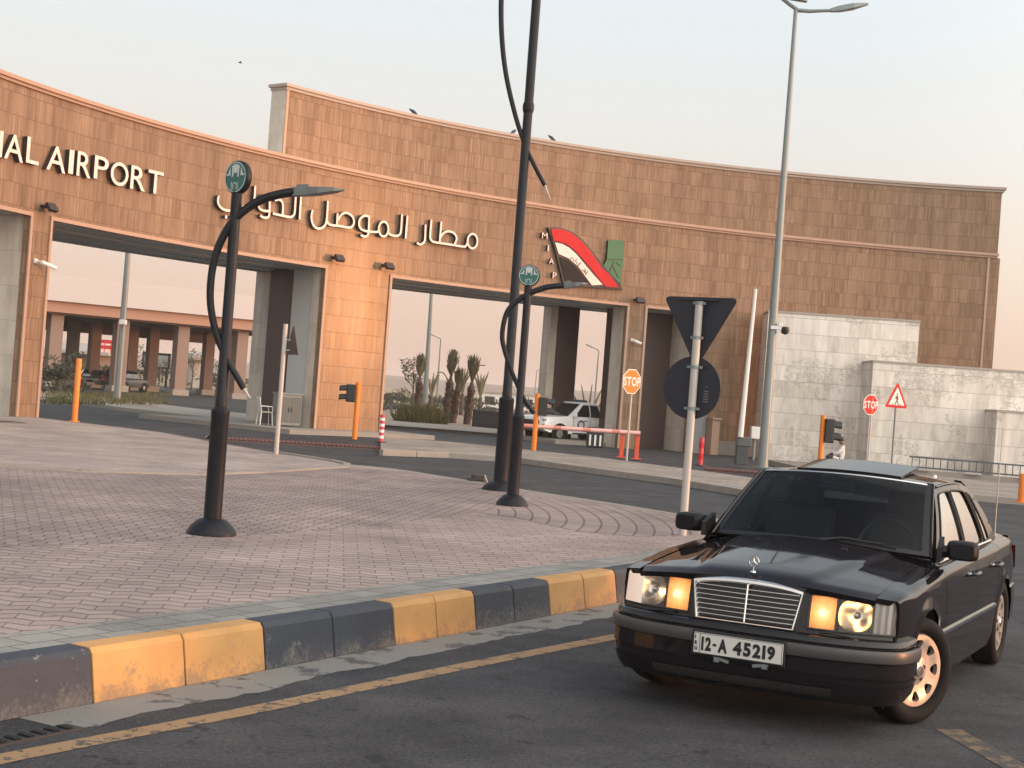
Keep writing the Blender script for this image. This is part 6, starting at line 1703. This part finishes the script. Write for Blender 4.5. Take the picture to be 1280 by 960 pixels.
tag(m.build('hedge_row', MAT['leaf_dark']), kind='stuff')
m = MB(); rng = random.Random(22)
for k in range(90): c = at(rng.uniform(470, 800), 500, 140); leaves(m, (c.x, 140 + rng.uniform(-15, 40), .5), 22, (1.9, 1.5, .6), .2, rng, 3)
tag(m.build('field_scrub', MAT['leaf_dark']), kind='stuff')
bush(66, 486, 76, 3.6, 2.1, 'big dark shrub beside the narrow left pier', 'leaf_dark', 750)
bush(84, 487, 77, 2.2, 1.2, 'low dry shrub right of the big dark shrub', 'leaf_dry', 260)
m = MB(); rng = random.Random(23)
for k in range(420): c = gz(rng.uniform(60, 210), rng.uniform(492, 506), .15); blades(m, (c.x, c.y, .14), 5, .3, .22, .02, rng, .8)
tag(m.build('grass', MAT['leaf']), kind='stuff')

# ---------- simple vehicles
MAT['vglass'] = M('dark_vehicle_glass', (.012, .015, .018), .06, var=0, coat=1)
def vehicle(name, P, rz, label, paint, spec, scale=1.0):
    t = thing(name, P, label, spec['cat'], rz=rz); t.scale = (scale,) * 3
    hw = spec['hw']
    def loft(st, nm, mat, par=t, sm=35):
        m = MB(); I = m.grid([[(x, s_ * w, z) for s_, w, z in ((-1, w0, z0), (-1, w0 * 1.0, z0 + (z1 - z0) * .55), (-1, w0 * .985, z0 + (z1 - z0) * .88), (-1, w0 * .92, z1), (1, w0 * .92, z1), (1, w0 * .985, z0 + (z1 - z0) * .88), (1, w0, z0 + (z1 - z0) * .55), (1, w0, z0))] for x, w0, z0, z1 in st], closed=True, flip=True)
        m.F(*I[0]); m.F(*I[-1][::-1]); return m.build(nm, mat, par, smooth=sm)
    body = loft(spec['body'], 'body', paint)
    cab = spec['cab']  # base polygon x0..x3 (base front, top front, top rear, base rear), z0,z1, wb, wt
    x0, x1, x2, x3, z0, z1, wb_, wt = cab
    m = MB(); rows = []
    for v in (0, .25, .5, .75, 1): 
        a, b = x0 + (x1 - x0) * v, x3 + (x2 - x3) * v; w = wb_ + (wt - wb_) * v + .03 * 4 * v * (1 - v); z = z0 + (z1 - z0) * v
        rows.append([(a, -w * .93, z), (a - .10, -w, z), (b + .05, -w, z), (b, -w * .93, z), (b, w * .93, z), (b + .05, w, z), (a - .10, w, z), (a, w * .93, z)])
    m.grid(rows, closed=True); m.F(*[m.V((p[0], p[1] * .9, p[2] + .035)) for p in rows[-1]]); m.grid([rows[-1], [(p[0], p[1] * .9, p[2] + .035) for p in rows[-1]]], closed=True)
    cabin = m.build('cabin', paint, t, smooth=35)
    def win(f, nm):
        m = MB(); m.F(*[m.V(p) for p in f]); m.build(nm, MAT['vglass'], cabin)
    def S(x, v, s_): w = wb_ + (wt - wb_) * v + .03 * 4 * v * (1 - v) + .006; return (x, s_ * w, z0 + (z1 - z0) * v)
    def Fp(q, v, rear=False):
        w = (wb_ + (wt - wb_) * v) * .93; x = (x3 + (x2 - x3) * v - .008) if rear else (x0 + (x1 - x0) * v + .008); return (x, q * w, z0 + (z1 - z0) * v + .004)
    win([Fp(-.96, .06), Fp(.96, .06), Fp(.94, .93), Fp(-.94, .93)], 'windscreen'); win([Fp(.9, .15, 1), Fp(-.9, .15, 1), Fp(-.88, .9, 1), Fp(.88, .9, 1)], 'rear_window')
    for s_ in (-1, 1):
        for lo0, hi0, hi1, lo1 in spec['wins']:
            m = MB(); m.grid([[S(lo0 + (hi0 - lo0) * k / 6, .08 + .80 * k / 6, s_), S(lo1 + (hi1 - lo1) * k / 6, .08 + .80 * k / 6, s_)] for k in range(7)]); m.build('side_window', MAT['vglass'], cabin)
        for wx in spec['wheels']:
            r = spec['r']; m = MB(); m.lathe([(r * .6, s_ * .02), (r * .62, s_ * .11), (r * .92, s_ * .12), (r, s_ * .08), (r, -s_ * .1), (r * .6, -s_ * .1)], (wx, s_ * (hw - .12), r), 24, 'Y'); w_ = m.build('wheel', MAT['rubber'], t, smooth=40)
            m = MB(); m.lathe([(r * .6, 0), (r * .56, s_ * .03), (r * .3, s_ * .045), (r * .1, s_ * .05)], (wx, s_ * (hw - .03), r), 20, 'Y'); m.build('rim', MAT['alloy'], w_, smooth=40)
            m = MB(); m.lathe([(r * 1.22, -.0), (r * 1.22, .006)], (wx, s_ * (hw + .002) - .003, r * 1.02), 26, 'Y'); m.v = [p for p in m.v]; m.build('wheel_arch', MAT['under'], t)
    return t, body, cabin
pk = dict(cat='pickup', hw=.90, r=.37, wheels=(1.5, -1.5),
          body=[(2.38, .70, .62, .92), (2.30, .82, .50, 1.02), (2.05, .88, .42, 1.08), (1.2, .90, .40, 1.12), (.8, .90, .40, 1.14), (.2, .90, .40, 1.13), (-.9, .90, .40, 1.13), (-2.4, .90, .42, 1.15), (-2.62, .88, .5, 1.13)],
          cab=(1.05, .18, -.72, -.98, 1.10, 1.74, .86, .68), wins=((.72, .16, -.16, -.16), (-.22, -.22, -.66, -.80)))
P_ = at(680, 552, 60.2) + Vector((1.15, .75, 0)); P_.z = 0
wp = M('pickup_white', (.88, .87, .85), .25, var=.04, coat=.6)
t, body, cabin = vehicle('police_pickup', P_, R(180 + 38), 'white double cab pickup with a roof light bar under the right portal', wp, pk, .92)
m = MB(); m.box((-.1, 0, 1.83), (.28, 1.1, .10)); m.build('light_bar', M('light_bar_dark', (.06, .07, .10), .3, var=.1), t, bevel=.03)
m = MB(); m.box((2.40, 0, .80), (.05, 1.1, .22)); m.build('grille', MAT['black'], t, bevel=.02)
m = MB(); m.box((2.36, 0, .52), (.14, 1.55, .16)); m.build('bumper', MAT['lampgrey'], t, bevel=.03)
for s_ in (-1, 1):
    m = MB(); m.box((2.25, s_ * .70, .93), (.22, .26, .12)); m.build('headlight', M('pickup_lamp', (.5, .5, .5), .15, metal=.5, var=0) if s_ < 0 else bpy.data.materials['pickup_lamp'], t, bevel=.03)
    m = MB(); m.box((2.28, s_ * .74, .66), (.18, .16, .20)); m.build('fog_light', MAT['black'], t, bevel=.02)
    m = MB(); m.box((.80, s_ * 1.0, 1.22), (.12, .2, .16)); m.build('mirror', wp, t, bevel=.03)
    for x in (-.16,): m = MB(); m.box((.1, s_ * .905, .98), (.16, .02, .03)); m.build('door_handle', MAT['black'], t)
    m = MB(); m.lathe([(.21, s_ * .004), (.20, s_ * .008)], (.35, s_ * .902, .80), 24, 'Y'); bd = m.build('round_badge', M('badge_blue', (.05, .09, .16), .4, var=.1) if s_ < 0 else bpy.data.materials['badge_blue'], t)
    m = MB(); m.lathe([(.13, s_ * .009), (.12, s_ * .012)], (.35, s_ * .902, .80), 24, 'Y'); m.build('badge_centre', MAT['white'], bd)
    for x in (.78, -.18, -.95): m = MB(); m.box((x, s_ * .9015, .78), (.012, .006, .6)); m.build('door_seam', MAT['seal'], t)
    m = MB(); m.box((-.05, s_ * .88, .42), (1.7, .1, .07)); m.build('side_step', MAT['black'], t)
g = at(743, 557, 56.5); t = thing('barrier_block', (g.x, 56.5, 0), 'dark low block with three white upright stripes by the pickup rear', 'barrier')
m = MB(); m.box((0, 0, .38), (.62, .5, .76)); m.build('block', MAT['black'], t, bevel=.04)
for k in range(3): m = MB(); m.box((-.19 + k * .19, -.255, .28), (.07, .02, .40)); m.build('white_stripe', MAT['white'], t)
suv = dict(cat='car', hw=.92, r=.37, wheels=(1.4, -1.4), body=[(2.3, .80, .5, .95), (2.1, .9, .4, 1.05), (.9, .92, .36, 1.12), (-2.1, .92, .4, 1.12), (-2.35, .86, .5, 1.08)],
           cab=(1.0, .3, -2.0, -2.3, 1.10, 1.76, .88, .72), wins=((.66, .22, -.3, -.3), (-.38, -.38, -1.2, -1.2), (-1.28, -1.28, -1.85, -2.05)))
g = at(157, 487, 104); g.z = 0
t, body, cabin = vehicle('parked_car', g, R(70), 'dark car parked under the canopy, seen from behind', M('dark_car_paint', (.02, .021, .025), .3, var=.1, coat=.5), suv, .8)
m = MB(); m.box((-2.40, 0, .62), (.12, 1.7, .22)); m.build('bumper', MAT['black'], t, bevel=.04)
for s_ in (-1, 1): m = MB(); m.box((-2.36, s_ * .72, .92), (.06, .26, .2)); m.build('tail_light', MAT['red'], t)
g = at(129, 487, 108); g.z = 0
t, body, cabin = vehicle('parked_car', g, R(20), 'dark car standing left of the grey pole under the canopy', bpy.data.materials['dark_car_paint'], suv, .72)
m = MB(); m.box((2.34, 0, .62), (.12, 1.6, .22)); m.build('bumper', MAT['lampgrey'], t, bevel=.04)

# ---------- the sitting person
def skin_body(root, joints, edges, rad, mats, name='body'):
    me = bpy.data.meshes.new(name); me.from_pydata([tuple(j) for j in joints], edges, []); o = bpy.data.objects.new(name, me); COL.objects.link(o)
    sk = o.modifiers.new('s', 'SKIN'); ss = o.modifiers.new('u', 'SUBSURF'); ss.levels = 2; ss.render_levels = 2
    if not me.skin_vertices: me.attributes
    for v, r in zip(me.skin_vertices[0].data, rad): v.radius = (r, r) if not isinstance(r, tuple) else r
    me.skin_vertices[0].data[0].use_root = True
    bpy.context.view_layer.update()
    ev = bpy.data.meshes.new_from_object(o.evaluated_get(bpy.context.evaluated_depsgraph_get()))
    bpy.data.objects.remove(o)
    for m_ in mats[0]: ev.materials.append(m_)
    for p in ev.polygons: p.material_index = mats[1](p.center); p.use_smooth = True
    o = bpy.data.objects.new(name, ev); COL.objects.link(o); o.parent = root; return o
g = at(1051, 590, 50.5); zseat = .30
t = thing('person', (g.x, 50.5, .0), 'person in a white shirt and dark trousers sitting low before the pale wall', 'person', rz=R(180))
J = [(0, 0, .40), (.02, 0, .56), (.0, 0, .78), (.03, 0, .90), (.06, 0, 1.0), (.08, 0, 1.09),      # pelvis, spine, chest, neck, head, crown
     (.0, .17, .82), (.18, .22, .62), (.36, .10, .56), (.43, .06, .55), (.0, -.17, .82), (.18, -.22, .62), (.36, -.10, .56), (.43, -.06, .55),
     (.08, .10, .38), (.46, .14, .50), (.44, .13, .10), (.58, .14, .05), (.08, -.10, .38), (.46, -.14, .50), (.44, -.13, .10), (.58, -.14, .05)]
E_ = [(0, 1), (1, 2), (2, 3), (3, 4), (4, 5), (2, 6), (6, 7), (7, 8), (8, 9), (2, 10), (10, 11), (11, 12), (12, 13), (0, 14), (14, 15), (15, 16), (16, 17), (0, 18), (18, 19), (19, 20), (20, 21)]
Rr = [.15, .14, .16, .06, .10, .085, .075, .055, .04, .035, .075, .055, .04, .035, .095, .075, .055, .045, .095, .075, .055, .045]
skin_m = M('skin', (.22, .12, .08), .6, var=.05); shirt = M('white_shirt', (.62, .60, .58), .8, var=.06); trou = M('dark_trousers', (.03, .03, .035), .8)
def regio(c):
    if c.z > .88 or (c.x > .32 and .5 < c.z < .62 and abs(c.y) < .11): return 0
    return 1 if c.z > .42 and c.x < .33 and not (c.x > .10 and abs(c.y) < .17 and c.z < .52) else 2
skin_body(t, J, E_, Rr, ([skin_m, shirt, trou], regio))
m = MB(); m.lathe([(.02, .10), (.085, .075), (.11, .02), (.10, -.04)], (.055, 0, 1.06), 14); m.build('hair', MAT['black'], t, smooth=True)
m = MB(); m.lathe([(.004, 0), (.014, -.02), (.016, -.035)], (.165, 0, 1.03), 8); m.build('nose', skin_m, t, smooth=True)
t = thing('concrete_block', (g.x - .02, 50.62, .0), 'low concrete block the sitting person rests on', 'block'); m = MB(); m.box((0, 0, .14), (.5, .5, .28)); m.build('block', MAT['concrete'], t, bevel=.02); m = MB(); m.box((0, 0, .005), (.6, .6, .01)); m.build('mortar_bed', MAT['gutter'], t)

# ---------- evening haze: one even box of air round everything
if True:
    m = MB(); m.box((0, 900, 11.5), (9400, 8600, 26)); hz = m.build('haze', None); hz.data.materials.clear()
    t = NT('evening_haze'); t.n.remove(t.b); pv = t.n.new('ShaderNodeVolumePrincipled'); pv.inputs['Color'].default_value = (.92, .86, .82, 1); pv.inputs['Density'].default_value = .00045; pv.inputs['Anisotropy'].default_value = 0.0
    t.l.new(pv.outputs[0], t.out.inputs['Volume']); hz.data.materials.append(t.mat); tag(hz, kind='stuff')
    scene.cycles.volume_bounces = 0
